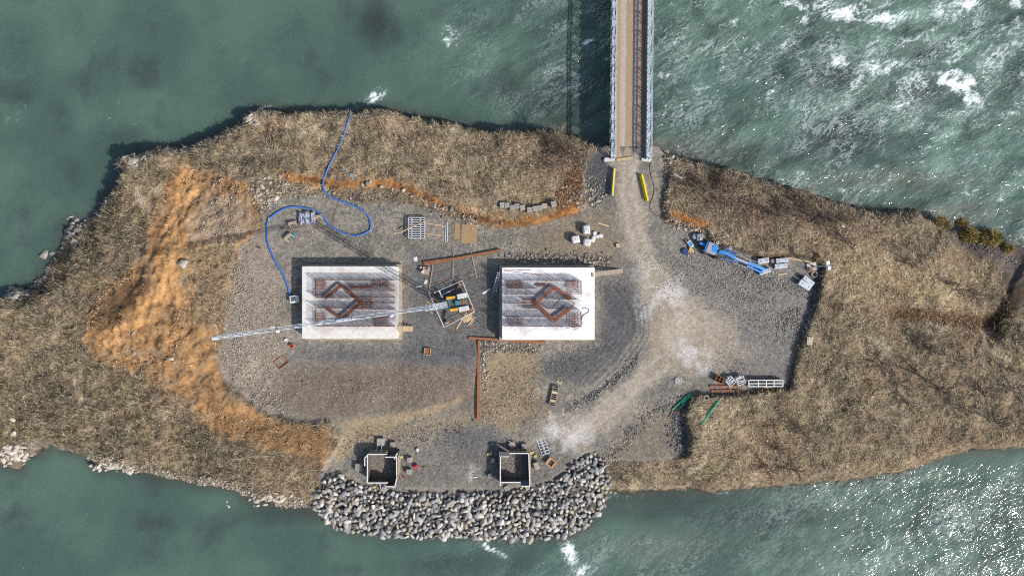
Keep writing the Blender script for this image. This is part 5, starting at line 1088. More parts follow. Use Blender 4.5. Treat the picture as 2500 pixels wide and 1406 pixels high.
for i in range(4): MB().box((-.3 + i * .2, 0, .35), (.12, .9 - .1 * i, .1), .2 * i).build('board', mat('yellow_board', tuple(lin(238,206,120)), tuple(lin(206,170,90)), 3, .7), ys, False)
for e in (-.3, .3): MB().box((e, 0, .15), (.08, .5, .3)).build('leg', TIMBER, ys, False)
# lower yard
zc = lambda x, y: (1620 + x / 7.353, 880 + y / 7.353)
cr = open_crate('dark rusty steel bin with four compartments at the yard edge', *zc(1012, 342), 1.25, 1.05, .9, -.42, RUST, 0, 'steel_bin', .08)
for a_ in (0, 1): MB().box((0, 0, .5), (1.1, .07, .75) if a_ else (.07, .9, .74)).build('divider', RUST, cr, False)
def cage_bag(x, y, lb, rz, full):
    p = G(*zc(x, y)); q = P(*zc(x, y), p.z + 1.0); t_ = thing('torn_bulk_bag', lb, 'bag', (q.x, q.y, p.z - .03), rz, 'opened bulk bags at the yard edge')
    for e in (-1, 1):
        MB().box((e * .6, 0, .5), (.14, 1.3, 1.0)).build('bag_wall', BAG, t_, False, bevel=.05); MB().box((0, e * .6, .5), (1.06, .14, 1.0)).build('bag_wall', BAG, t_, False, bevel=.05)
    MB().box((0, 0, .3), (1.05, 1.05, .5)).build('dark_contents', STEELD if not full else TARP, t_, False)
    for i in range(3): MB().bar((-.5, -.3 + .3 * i, .9), (.5, -.35 + .35 * i + RND.uniform(-.2, .2), .95), .14, .05).build('torn_strip', BAG, t_, False)
    MB().tube([(.0, .6, 1.0), (.1, .85, 1.1), (.05, 1.05, .9)], .07, 6).build('loose_strap', BAG, t_, False)
cage_bag(1210, 375, 'torn white bulk bag turned on its corner at the yard edge', .75, False)
cage_bag(1388, 362, 'torn white bulk bag beside the long white timber frame', .35, True)
a = P(*zc(1530, 465), .95); b = P(*zc(2142, 352), .95); wf = thing('timber_pen', 'long white timber frame with four bays standing at the yard corner', 'frame', ((a.x + b.x) / 2, (a.y + b.y) / 2, -.05))
for f in (0, .46, 1): MB().bar((a.x, a.y + (b.y - a.y) * f, .9), (b.x, a.y + (b.y - a.y) * f, .9), .13, .12).build('long_rail', WHITEP, wf)
for f in (0, .28, .515, .74, 1): MB().bar((a.x + (b.x - a.x) * f, a.y, .93), (a.x + (b.x - a.x) * f, b.y, .93), .13, .12).build('cross_rail', WHITEP, wf)
for f in (0, .28, .515, .74, 1):
    for y in (a.y, b.y): MB().box((a.x + (b.x - a.x) * f, y, .4), (.11, .11, .95)).build('post', TIMBER_G, wf)
for y in (a.y, b.y): MB().box(((a.x + b.x) / 2, y, .4), (b.x - a.x, .05, .6)).build('side_sheet', STEELD, wf)
for i, f in enumerate((.1, .35, .6, .68)): MB().bar((a.x + (b.x - a.x) * f, a.y + .25 + .15 * i, .5), (a.x + (b.x - a.x) * (f + .25), a.y + .3 + .15 * i, .5), .05).build('stored_batten', TIMBER, wf)
p = G(*zc(1868, 478)); pl_ = thing('timber_bundle', 'small bundle of pale battens below the long white frame', 'bundle', p)
for i in range(6): MB().box((p.x - .5 + i * .2, p.y, p.z + .1), (.13, .4, .18)).build('batten', TIMBER, pl_)
MB().box((p.x, p.y + .05, p.z + .22), (1.25, .1, .06)).build('tie_lath', TIMBER, pl_)
ibeam('upper of two short rusty beams with pink straps by the torn bags', (830,460), (1335,468), .36, .25, .02, zc); ibeam('lower of two short rusty beams with pink straps by the torn bags', (855,545), (1350,545), .36, .25, .02, zc)
PINK = mat('pink_strap', tuple(lin(206,176,206)), tuple(lin(180,150,184)), 4, .6)
for i, (x, y, lb) in enumerate(((945,462,'pink strap on the left of the upper short rusty beam'),(1182,472,'pink strap on the right of the upper short rusty beam'),(1035,540,'pink strap on the left of the lower short rusty beam'),(1186,545,'pink strap on the right of the lower short rusty beam'))):
    p = G(*zc(x, y), .31); MB().tube([p + Vector((dx, dy, dz)) for dx, dy, dz in ((-.2,.3,-.2),(-.05,.15,0),(.05,-.05,.03),(-.05,-.25,0),(.15,-.4,-.25))], .05, 5).single('lifting_strap', PINK, p, lb, 'strap')
GRNC = lambda x, y: zc(x, y)
def pipe(label, p0, p1, r, m, name, z0=.12, z1=.12, conv=zc):
    a = G(*conv(*p0)); b = G(*conv(*p1)); n_ = 12; pts = []
    zs = [zg(a.x + (b.x - a.x) * i / n_, a.y + (b.y - a.y) * i / n_) for i in range(n_ + 1)]
    A, B = a.z + z0, b.z + z1; lift = max(0, max(zs[i] + .03 - (A + (B - A) * i / n_) for i in range(n_ + 1)) - .12)
    q = MB().tube([(a.x, a.y, A + lift), ((a.x + b.x) / 2, (a.y + b.y) / 2, (A + B) / 2 + lift), (b.x, b.y, B + lift)], r, 10); return q.single(name, m, (a.x, a.y, a.z), label, 'pipe', smooth=False)
pipe('longest green pipe of the crossed bundle at the yard edge', (140,885), (462,595), .12, GREENP, 'green_pipe')
pipe('green pipe crossing the longest one at the yard edge', (300,750), (485,640), .11, GREENP, 'green_pipe', .3, .3)
pipe('right-hand green pipe of the crossed bundle at the yard edge', (268,872), (478,600), .12, GREENP, 'green_pipe', .2, .25)
pipe('upper of two touching green pipes alone on the dry grass', (676,1125), (990,700), .1, GREENP, 'green_pipe', .25, .25)
pipe('lower of two touching green pipes alone on the dry grass', (690,1130), (1004,702), .1, GREENP, 'green_pipe', .25, .25)
for i, (p0, p1) in enumerate((((105,1025),(220,850)),((242,790),(272,1005)),((282,770),(296,990)),((298,800),(308,995)))):
    timber(('rusty stake lying left of the green pipe bundle','first upright rusty stake below the green pipes','second upright rusty stake below the green pipes','third upright rusty stake below the green pipes')[i], p0, p1, .12, .1, .12, RUST, 'steel_stake', 'stake', conv=zc)
p = G(*zc(755, 665)); rg = thing('concrete_pipe_ring', 'pale concrete ring with a dark hole on the grass edge near green pipes', 'ring', p); MB().ring((p.x, p.y, p.z - .1), .46, .3, .6, 24).build('ring_wall', BLOCK, rg); MB().cyl((p.x, p.y, p.z - .05), .29, .08, 18).build('ring_floor', DARK, rg)
p = G(*zc(262, 355)); mh = thing('round_tarp_cover', 'round crumpled grey cover on the yard left of the rusty bin', 'cover', p); MB().cyl((p.x, p.y, p.z - .02), .68, .14, 18, r2=.58).build('cover_sheet', BLOCK, mh)
for i in range(5): MB().bar((p.x - .5 + .22 * i, p.y - .4, p.z + .12), (p.x - .35 + .2 * i, p.y + .4, p.z + .14), .06).build('fold', BAG, mh)
p = G(1662.5, 857.5); mh = thing('drain_ring', 'small round pale drain cover in the middle of the yard', 'drain', p); MB().ring((p.x, p.y, p.z - .02), .4, .3, .07, 20).build('rim', CONC, mh); MB().cyl((p.x, p.y, p.z - .02), .3, .04, 18).build('cover_plate', BLOCK, mh)
p = G(1975, 832); pt = thing('pallet', 'pale timber pallet lying alone on the dry grass beside the yard', 'pallet', p + Vector((0, 0, .1)), -.06)
for i in range(4): MB().box((-.34 + i * .226, 0, .2), (.13, 1.25, .03)).build('deck_board', WHITEP if i % 2 else TIMBER, pt, False)
for y in (-.55, 0, .55): MB().box((0, y, .12), (.82, .12, .12)).build('bearer', TIMBER, pt, False)
pts = [G(x, y, .05) for x, y in ((1588,396),(1586,410),(1589,428),(1594,444),(1597,462),(1594,480),(1588,494),(1586,506),(1592,520),(1605,528),(1622,530))]
MB().tube(pts, .045, 5).single('black_cable', DARK, pts[0], 'thin black cable winding down the gravel right of the road barrier', 'cable')
timber('bleached driftwood pole on the brown bank right of the bridge', (1643,427), (1662,438), .14, .12, .2, WHITEP, 'driftwood_pole', 'pole', conv=I)
timber('small white batten on the grass of the north bank east', (2046,553), (2054,556), .14, .1, .3, WHITEP, 'timber_batten', 'batten', conv=I)

# ------------------------------------------------------------------ rocks
def rock_mesh(seed, n=15, flat=.75):
    r = random.Random(seed); bm = bmesh.new()
    for _ in range(n):
        v = Vector((r.gauss(0, 1), r.gauss(0, 1), r.gauss(0, 1))).normalized(); v = Vector((v.x * 1.08, v.y * .88, v.z * flat)) * r.uniform(.86, 1.06); bm.verts.new(v)
    res = bmesh.ops.convex_hull(bm, input=bm.verts); bmesh.ops.delete(bm, geom=list({e for e in res['geom_interior'] + res['geom_unused'] if isinstance(e, bmesh.types.BMVert)}), context='VERTS')
    bmesh.ops.triangulate(bm, faces=bm.faces); bm.verts.ensure_lookup_table(); bm.verts.index_update()
    v = np.array([tuple(x.co) for x in bm.verts]); f = np.array([[x.index for x in fc.verts] for fc in bm.faces]); bm.free(); return v, f
ROCKS = [rock_mesh(100 + i, 10 + i % 4, .62 + .05 * (i % 5)) for i in range(12)]
PEBS = [rock_mesh(300 + i, 8, .7) for i in range(8)]
def rand_rot(n, tilt=.5):
    a = RNG.random(n) * 2 * np.pi; b = (RNG.random(n) - .5) * 2 * tilt; c = (RNG.random(n) - .5) * 2 * tilt
    R = np.zeros((n, 3, 3)); ca, sa, cb, sb, cc_, sc = np.cos(a), np.sin(a), np.cos(b), np.sin(b), np.cos(c), np.sin(c)
    R[:, 0, 0] = ca * cb; R[:, 0, 1] = ca * sb * sc - sa * cc_; R[:, 0, 2] = ca * sb * cc_ + sa * sc
    R[:, 1, 0] = sa * cb; R[:, 1, 1] = sa * sb * sc + ca * cc_; R[:, 1, 2] = sa * sb * cc_ - ca * sc
    R[:, 2, 0] = -sb; R[:, 2, 1] = cb * sc; R[:, 2, 2] = cb * cc_; return R
def scatter_mesh(name, pos, rad, col, templ, tilt=.6):
    vs, fs, cs, k = [], [], [], 0; which = RNG.integers(0, len(templ), len(pos)); R = rand_rot(len(pos), tilt)
    st_ = 1 + (RNG.random((len(pos), 3)) - .5) * .5
    for t_i, (tv, tf) in enumerate(templ):
        s_ = np.where(which == t_i)[0]
        if not len(s_): continue
        v = tv[None] * st_[s_][:, None, :] * rad[s_][:, None, None]; v = np.einsum('nij,nkj->nki', R[s_], v) + pos[s_][:, None, :]
        m_ = len(tv); vs.append(v.reshape(-1, 3)); fs.append((tf[None] + (np.arange(len(s_)) * m_)[:, None, None] + k).reshape(-1, 3)); cs.append(np.repeat(col[s_], m_, 0)); k += m_ * len(s_)
    return arrays_mesh(name, np.concatenate(vs), np.concatenate(fs), np.concatenate(cs))
def rock_mat(name, stops):
    m, n, l, b = new_mat(name); oi = n.new('ShaderNodeObjectInfo'); cr = n.new('ShaderNodeValToRGB'); cr.color_ramp.interpolation = 'LINEAR'
    e = cr.color_ramp.elements
    while len(e) < len(stops): e.new(.5)
    for i, c_ in enumerate(stops): e[i].position = i / (len(stops) - 1); e[i].color = rgb(lin(*c_))
    l.new(oi.outputs['Random'], cr.inputs[0]); tc = n.new('ShaderNodeTexCoord'); nz = n.new('ShaderNodeTexNoise'); nz.inputs['Scale'].default_value = 2.5; nz.inputs['Detail'].default_value = 6
    l.new(tc.outputs['Object'], nz.inputs['Vector']); mr = n.new('ShaderNodeMapRange'); mr.inputs[1].default_value = .3; mr.inputs[2].default_value = .7; mr.inputs[3].default_value = .7; mr.inputs[4].default_value = 1.3
    l.new(nz.outputs[0], mr.inputs[0]); vm = n.new('ShaderNodeVectorMath'); vm.operation = 'SCALE'; l.new(cr.outputs[0], vm.inputs[0]); l.new(mr.outputs[0], vm.inputs['Scale']); l.new(vm.outputs[0], b.inputs['Base Color'])
    b.inputs['Roughness'].default_value = .9; bp = n.new('ShaderNodeBump'); bp.inputs['Strength'].default_value = .5; bp.inputs['Distance'].default_value = .1; l.new(nz.outputs[0], bp.inputs['Height']); l.new(bp.outputs[0], b.inputs['Normal']); return m
STONE = rock_mat('quarry_stone', [(122,120,118),(156,152,146),(132,130,128),(188,182,172),(168,164,158),(144,140,136),(204,198,188),(176,160,140),(136,136,138),(194,190,182)])
STONE_FILL = attr_mat('quarry_stone_fill', .9, 2.5, .3, .5)
cols_s = np.array([lin(*c) for c in ((114,112,110),(156,152,146),(130,128,128),(186,180,170),(168,164,158),(144,140,136),(202,196,186),(174,158,138),(104,106,110),(190,186,178))])
def poisson_poly(sd, bbox, r_px, tries):
    x0, y0, x1, y1 = bbox; cell = r_px / math.sqrt(2); grid = {}; out = []
    cand = np.stack([RNG.uniform(x0, x1, tries), RNG.uniform(y0, y1, tries)], 1); ok = at(sd, cand[:, 0], cand[:, 1]) > -2
    for x, y in cand[ok]:
        i, j = int(x // cell), int(y // cell); good = True
        for a in range(i - 2, i + 3):
            for b in range(j - 2, j + 3):
                for (u_, v_) in grid.get((a, b), ()):
                    if (u_ - x) ** 2 + (v_ - y) ** 2 < r_px * r_px: good = False; break
                if not good: break
            if not good: break
        if good: grid.setdefault((i, j), []).append((x, y)); out.append((x, y))
    return np.array(out)
rp = poisson_poly(sRip, (760, 1095, 1495, 1325), 8.6, 26000)
rr = (.34 + .36 * RNG.random(len(rp)) ** 1.6) * (1 + .25 * sm(1190, 1280, rp[:, 1])) * np.where(RNG.random(len(rp)) < .06, 1.35, 1)
rzv = []
for (x, y), r_ in zip(rp, rr):
    g_ = G(x, y); g_.z = max(g_.z, WATER - .5); rzv.append((P(x, y, g_.z + .2).x, P(x, y, g_.z + .2).y, g_.z + r_ * .35 + RND.uniform(0, .22)))
rzv = np.array(rzv); order = np.argsort(-rr)
rv = thing('rock_revetment', 'broad apron of loose grey quarry stones sloping from the lower pad into the river', 'revetment', G(1130, 1260))
rbase = Vector(rv.location); STM = []
for tv, tf in ROCKS:
    me_ = arrays_mesh('stone', tv, tf); me_.materials.append(STONE); STM.append(me_)
for i in order[:300]:
    o = link('stone', STM[RND.randrange(len(STM))], None, rv); o.location = Vector(rzv[i]) - rbase; s_ = rr[i]; o.scale = (s_ * RND.uniform(.85, 1.25), s_ * RND.uniform(.8, 1.1), s_ * RND.uniform(.8, 1.1)); o.rotation_euler = (RND.uniform(-.6, .6), RND.uniform(-.6, .6), RND.uniform(0, 6.28))
rest = order[300:]
me_ = scatter_mesh('stone_fill', rzv[rest] - np.array(rbase), rr[rest], cols_s[RNG.integers(0, len(cols_s), len(rest))], ROCKS); tag(link('stone_fill', me_, STONE_FILL, rv), kind='stuff')

# single boulders, where the photograph lets one pick them out
BOUL = rock_mat('field_stone', [(150,144,134),(176,168,154),(130,124,116),(190,176,150),(160,150,138),(120,116,112)])
BPALE = rock_mat('pale_river_rock', [(190,180,166),(206,196,182),(176,166,152),(198,186,170)])
ORDW = ('first','second','third','fourth','fifth','sixth','seventh','eighth','ninth','tenth','eleventh','twelfth','thirteenth','fourteenth','fifteenth')
def boulder(px, py, r_, label, group=None, m=BOUL, sq=1.0, ang_=None, dz=.2):
    p = G(px, py); z = max(p.z, WATER - .15); me_ = STM[RND.randrange(len(STM))]
    o = bpy.data.objects.new('boulder', me_); COL.objects.link(o); o.location = (P(px, py, z).x, P(px, py, z).y, z + r_ * dz); o.scale = (r_ * 1.1 * sq, r_ * .95, r_ * .8); o.rotation_euler = (RND.uniform(-.3, .3), RND.uniform(-.3, .3), RND.uniform(0, 6.28) if ang_ is None else ang_)
    o.material_slots[0].link = 'OBJECT'; o.material_slots[0].material = m; return tag(o, label, 'boulder', group)
for i_, (x, y, r_) in enumerate(sorted(((655,434,.55),(633,445,.5),(660,448,.45),(640,456,.55),(672,440,.4),(628,465,.5),(650,466,.4),(684,432,.45),(690,425,.35),(668,462,.35),(622,480,.55),(645,480,.35),(618,450,.4),(700,445,.3),(680,455,.33)))):
    boulder(x, y, r_, ORDW[i_] + ' boulder from the left in the heap at the end of the orange bank', 'boulder heap by the orange bank')
for i_, (x, y, r_) in enumerate(sorted(((1238,624,.3),(1262,632,.35),(1290,632,.42),(1310,636,.45),(1330,628,.35),(1350,640,.5),(1376,638,.42),(1400,640,.45),(1425,636,.4),(1405,648,.5),(1372,648,.45),(1330,644,.38),(1450,640,.35),(1280,640,.35)))):
    boulder(x, y, r_, ORDW[i_] + ' rounded stone from the left in the rubble above the white foundation', 'rubble stones above the white foundation')
for i_, (x, y, r_) in enumerate(sorted(((885,452,.5),(897,450,.55),(905,444,.4),(930,455,.4),(1040,497,.5),(1062,503,.45),(1082,508,.4),(1103,511,.55),(1085,506,.4),(985,465,.4),(1005,480,.4),(1150,545,.3),(1225,545,.4)))):
    boulder(x, y, r_, ORDW[i_] + ' stone from the left at the foot of the long orange bank', 'stones along the orange bank')
for i_, (x, y, r_) in enumerate(sorted(((1375,503,.35),(1390,490,.4),(1408,497,.45),(1420,478,.35),(1440,485,.4),(1398,470,.3),(1460,492,.45),(1445,500,.35),(1410,505,.4),(1430,467,.3),(1470,480,.3)))):
    boulder(x, y, r_, ORDW[i_] + ' loose stone from the left on the rubble slope beside the grey-sided barrier', 'stones left of the road barrier')
for i_, (x, y, r_) in enumerate(sorted(((1642,553,.4),(1655,556,.5),(1672,558,.45),(1686,560,.5),(1700,560,.55),(1712,562,.4),(1622,512,.4),(1630,492,.35)))):
    boulder(x, y, r_, ORDW[i_] + ' flat grey stone from the left in the line edging the upper yard', 'stones edging the upper yard')
for x, y, r_, lb in ((110,620,1.0,'pale boulder standing alone in the river off the left shore'),(131,618,.65,'smaller grey boulder in the water close to the left shore'),(448,644,1.05,'big grey boulder on the orange earth'),(326,812,.5,'pale stone on the lower orange slope'),(418,876,.55,'whitish stone at the lower tip of the orange slope'),(328,862,.5,'pale stone in the rubble below the orange slope'),(468,580,.5,'pale stone above the big boulder on orange earth'),(1625,372,.7,'dark jagged rock at the river edge right of the bridge'),(1640,385,.5,'second dark rock at the river edge right of the bridge')):
    boulder(x, y, r_, lb)
for x, y, r_, lb in ((35,1056,.75,'isolated pale rock on the grass above the left cove'),(32,1025,.6,'small pale rock uppermost above the left cove')): boulder(x, y, r_, lb, None, BPALE)
def outcrop(label, m, cx, cy, rx, ry, n_, r0, r1):
    t_ = thing('rock_outcrop', label, 'outcrop', G(cx, cy)); b0 = Vector(t_.location)
    for i in range(n_):
        a = RND.uniform(0, 6.283); f = math.sqrt(RND.random()); x, y = cx + rx * f * math.cos(a), cy + ry * f * math.sin(a); p = G(x, y); p.z = max(p.z, WATER - .1); r_ = RND.uniform(r0, r1) * (1.15 - .5 * f)
        o = link('rock', STM[RND.randrange(len(STM))], None, t_); o.location = p + Vector((0, 0, r_ * .12)) - b0; o.scale = (r_ * RND.uniform(.9, 1.5), r_ * RND.uniform(.6, 1.0), r_ * RND.uniform(.4, .75)); o.rotation_euler = (RND.uniform(-.35, .35), RND.uniform(-.35, .35), RND.uniform(-.6, .9))
        o.material_slots[0].link = 'OBJECT'; o.material_slots[0].material = m
for lb, m, cx, cy, rx, ry, n_, r0, r1 in (('large pale rock outcrop at the lower left cove', BPALE, 34, 1112, 44, 26, 34, .5, 1.2),('pale rocky ledge right of the lower left cove', BPALE, 262, 1138, 44, 10, 20, .4, .9),('pale shelf rock jutting into the water below the left slope', BPALE, 312, 1146, 24, 8, 10, .4, .9),('grey rock outcrop at the upper left point of the shore', BOUL, 42, 718, 30, 16, 20, .5, 1.1),('grey rocks on the bulge of the left shore', BOUL, 180, 565, 22, 34, 26, .4, .9),('grey rim rocks at the tip of the northwest bluff', BOUL, 330, 396, 40, 16, 22, .4, .9),('grey rock face at the northernmost shore corner', BOUL, 618, 290, 20, 18, 14, .4, 1.0),('pale rocks edging the slope left of the quarry stones', BPALE, 650, 1218, 90, 14, 34, .35, .8)): outcrop(lb, m, cx, cy, rx, ry, n_, r0, r1)

# loose stones too many to count
def zone_points(n, x0, y0, x1, y1, w):
    x = RNG.uniform(x0, x1, n); y = RNG.uniform(y0, y1, n); p = w(x, y); k = RNG.random(n) < p; return x[k], y[k]
def ground_pts(x, y):
    k = 1 / 15.0; X_, Y_ = (x - 1250) * k, (703 - y) * k
    for _ in range(2):
        z = zga(X_, Y_); f = (CAMZ - z) / CAMZ / 15.0; X_, Y_ = (x - 1250) * f, (703 - y) * f
    return np.stack([X_, Y_, zga(X_, Y_)], 1)
def grid_at(F, p): return bil(F, (p[:, 0] - GX0) / GS, (p[:, 1] - GY0) / GS)
gxp, gyp = zone_points(150000, 180, 360, 2010, 1215, lambda x, y: .02 + .0 * x)
def lay(poly, width, n, r0, r1, cols, pw=2.0):
    L = np.array(poly, float); seg = np.hypot(*(L[1:] - L[:-1]).T); cs_ = np.concatenate([[0], np.cumsum(seg)]); t_ = RNG.random(n) * cs_[-1]; i = np.clip(np.searchsorted(cs_, t_) - 1, 0, len(seg) - 1)
    f = (t_ - cs_[i]) / seg[i]; p = L[i] * (1 - f[:, None]) + L[i + 1] * f[:, None] + RNG.normal(0, width * .5, (n, 2)); r_ = r0 + (r1 - r0) * RNG.random(n) ** pw
    return p[:, 0], p[:, 1], r_, cols[RNG.integers(0, len(cols), n)]
gcol = np.array([lin(*c) for c in ((120,116,110),(146,140,130),(104,102,98),(168,160,146),(132,120,106),(184,176,164),(96,96,98),(156,134,112))])
dcol = np.array([lin(*c) for c in ((96,96,98),(112,112,112),(84,86,90),(132,130,128),(150,148,144))]); ocol = np.array([lin(*c) for c in ((170,122,72),(140,104,70),(150,130,104),(120,88,60),(190,168,134))])
pcol = np.array([lin(*c) for c in ((176,166,150),(162,150,134),(146,134,120),(120,110,98),(188,178,164))])
L_ = [lay([(690,470),(800,475),(900,480),(960,478),(1040,500),(1110,520),(1180,545)], 16, 900, .06, .3, gcol), lay([(610,440),(640,470),(650,500),(700,440)], 26, 420, .08, .34, pcol),
      lay([(1230,628),(1330,632),(1420,634),(1490,640)], 16, 900, .07, .3, gcol), lay([(1380,470),(1420,480),(1460,490),(1440,440)], 26, 500, .07, .28, gcol),
      lay([(1625,375),(1632,430),(1622,500),(1640,540),(1720,566)], 10, 800, .06, .32, gcol), lay([(1660,980),(1655,1040),(1665,1100)], 22, 800, .07, .3, dcol), lay([(1995,650),(1995,700),(1978,760),(1958,820)], 9, 800, .07, .32, dcol),
      lay([(1900,800),(1940,760),(1950,830)], 20, 500, .06, .24, gcol), lay([(1560,870),(1500,930),(1440,970),(1380,1000)], 9, 700, .05, .25, dcol), lay([(1480,1130),(1540,1060),(1600,1000),(1640,985)], 20, 900, .05, .22, gcol),
      lay([(570,640),(600,760),(570,870),(620,960),(700,1000)], 40, 2600, .05, .2, pcol, 1.5), lay([(640,700),(680,780),(640,900)], 40, 1500, .05, .17, pcol, 1.5), lay([(700,930),(900,950),(1100,930)], 46, 1500, .05, .17, gcol, 1.8),
      lay([(1180,840),(1250,850),(1320,855)], 14, 500, .07, .28, gcol), lay([(1180,850),(1182,940)], 10, 250, .08, .28, pcol), lay([(240,880),(330,890),(430,870),(440,760)], 16, 420, .07, .3, ocol), lay([(210,800),(260,700),(330,670)], 12, 260, .07, .28, ocol),
      lay([(400,450),(500,440),(600,470)], 26, 420, .05, .24, ocol), lay([(520,1010),(640,1050),(760,1090)], 36, 800, .05, .24, ocol), lay([(560,470),(520,560),(600,580)], 40, 700, .05, .25, pcol), lay([(840,1090),(1000,1060),(1150,1040)], 30, 1100, .05, .2, gcol),
      lay([(880,1210),(1100,1208),(1330,1200)], 8, 500, .08, .28, dcol), lay([(1650,620),(1800,720),(1900,800)], 60, 2600, .05, .16, gcol), lay([(1700,580),(1850,680),(1960,700)], 26, 1500, .05, .2, gcol), lay([(1750,880),(1850,900)], 40, 900, .04, .13, pcol),
      lay([(700,540),(900,580),(1150,600),(1300,590)], 40, 2200, .04, .14, gcol), lay([(1430,400),(1450,450)], 18, 500, .05, .15, dcol), lay([(1300,900),(1400,880),(1480,820)], 40, 1200, .04, .15, dcol), lay([(1000,720),(1150,700),(1200,850),(950,860)], 40, 1500, .04, .14, dcol),
      lay([(1060,1110),(1200,1100),(1330,1120),(1150,1170)], 40, 1500, .04, .15, gcol), lay([(1200,920),(1300,980),(1180,1020)], 50, 1100, .05, .19, gcol), lay([(1560,620),(1640,640),(1640,720)], 30, 700, .04, .12, gcol),
      lay([(0,1100),(60,1100)], 26, 120, .1, .5, pcol), lay([(215,1115),(330,1140),(430,1160),(560,1185),(680,1225),(760,1235)], 12, 1100, .08, .36, pcol), lay([(30,720),(90,690),(150,600),(200,545),(260,490),(300,420)], 8, 700, .08, .34, gcol), lay([(330,390),(440,365),(560,325),(620,280)], 7, 350, .08, .34, gcol),
      lay([(2300,575),(2360,590),(2440,620),(2500,650)], 16, 500, .05, .22, dcol), lay([(640,275),(760,280),(900,275)], 6, 200, .07, .28, gcol), lay([(1640,385),(1780,415),(1980,480),(2200,520)], 5, 350, .07, .26, dcol)]
sx_a = np.concatenate([l_[0] for l_ in L_]); sy_a = np.concatenate([l_[1] for l_ in L_]); sr_a = np.concatenate([l_[2] for l_ in L_]); sc_a = np.concatenate([l_[3] for l_ in L_])
sp = ground_pts(sx_a, sy_a); ok = (sp[:, 2] > WATER - .2)
for (x0, y0, x1, y1) in ((736,648,972,830),(1224,650,1453,832)): ok &= ~((sx_a > x0 - 8) & (sx_a < x1 + 8) & (sy_a > y0 - 8) & (sy_a < y1 + 8))
ok &= ~((sx_a > 1503) & (sx_a < 1572) & (sy_a < 440))
sp, sr_a, sc_a = sp[ok], sr_a[ok], sc_a[ok]; sp[:, 2] += sr_a * .25
tag(link('loose_stones', scatter_mesh('loose_stones', sp, sr_a, sc_a, PEBS), attr_mat('loose_stone', .92, 5, .3, .3)), 'loose stones and rubble strewn over the gravel pad and banks', None, None, 'stuff')

# ------------------------------------------------------------------ dry grass
N = 330000
tx = RNG.uniform(-106, 106, N); ty = RNG.uniform(-58, 58, N); ij = ((ty - GY0) / GS, (tx - GX0) / GS)
gd = bil(grassy, ij[1], ij[0]); keepg = RNG.random(N) < gd * (.55 + .45 * sm(-.3, .3, fbm(tx / 1.5, ty / 1.5, 3, 61)))
tx, ty = tx[keepg], ty[keepg]; tz = zga(tx, ty); N = len(tx)
fx, fy = (tx - GX0) / GS, (ty - GY0) / GS
tc_ = np.stack([bil(C[..., k], fx, fy) for k in range(3)], 1)
NB = 5
clump = fbm(tx / .9, ty / .9, 2, 62)
lay_dir = fbm(tx / 6, ty / 6, 2, 63) * 4 + 2.2            # wind-laid direction of the straw
ln = (.34 + .40 * RNG.random(N)) * (1 + clump * .5)
vb = np.zeros((N, NB, 3, 3)); colb = np.zeros((N, NB, 3, 3))
straw = np.array(lin(206,192,164)); bright = .6 + RNG.random(N) ** 1.5 * 1.1 + clump * .5
for k in range(NB):
    a = np.where(RNG.random(N) < .55, lay_dir + RNG.normal(0, .6, N), RNG.random(N) * 6.283); L = ln * (.7 + .6 * RNG.random(N)); up = .12 + .5 * RNG.random(N)
    dx, dy = np.cos(a), np.sin(a); w = .028 + .022 * RNG.random(N); ox, oy = (RNG.random(N) - .5) * .3, (RNG.random(N) - .5) * .3
    bx, by = tx + ox, ty + oy
    vb[:, k, 0] = np.stack([bx - dy * w, by + dx * w, tz - .03], 1); vb[:, k, 1] = np.stack([bx + dy * w, by - dx * w, tz - .03], 1)
    vb[:, k, 2] = np.stack([bx + dx * L, by + dy * L, tz + L * up + .04], 1)
    cc2 = tc_ * (bright * (.8 + .5 * RNG.random(N)))[:, None]; m_ = RNG.random(N); cc2 = np.where((m_ < .2)[:, None], cc2 * .5 + straw * .6, np.where((m_ > .72)[:, None], cc2 * .5, cc2))
    colb[:, k, 0] = cc2; colb[:, k, 1] = cc2; colb[:, k, 2] = cc2
nv = N * NB * 3
si = RNG.choice(N, 5000); sa = RNG.random(5000) * 6.283; sl = .5 + RNG.random(5000) ** 3 * 1.6; sw = .022
sv3 = np.zeros((5000, 1, 3, 3)); d_ = np.stack([np.cos(sa), np.sin(sa)], 1)
for q_, (f_, o_) in enumerate(((0, 1), (0, -1), (1, 0))):
    sv3[:, 0, q_, 0] = tx[si] + d_[:, 0] * sl * f_ - d_[:, 1] * sw * o_; sv3[:, 0, q_, 1] = ty[si] + d_[:, 1] * sl * f_ + d_[:, 0] * sw * o_
    sv3[:, 0, q_, 2] = zga(sv3[:, 0, q_, 0], sv3[:, 0, q_, 1]) + .25
sc3 = np.broadcast_to((straw * (.7 + .5 * RNG.random((5000, 1))))[:, None, None, :], (5000, 1, 3, 3))
vb = np.concatenate([vb.reshape(-1, 3), sv3.reshape(-1, 3)]); colb = np.concatenate([colb.reshape(-1, 3), sc3.reshape(-1, 3)]); nv = len(vb)
tag(link('dry_grass', arrays_mesh('dry_grass', vb.reshape(-1, 3), np.arange(nv).reshape(-1, 3), np.clip(colb.reshape(-1, 3), .005, .7)), attr_mat('dry_grass', .9, 3, .15, 0, .1)), 'long dry straw-coloured grass covering the island banks', None, None, 'stuff')
print('grass tufts', N)

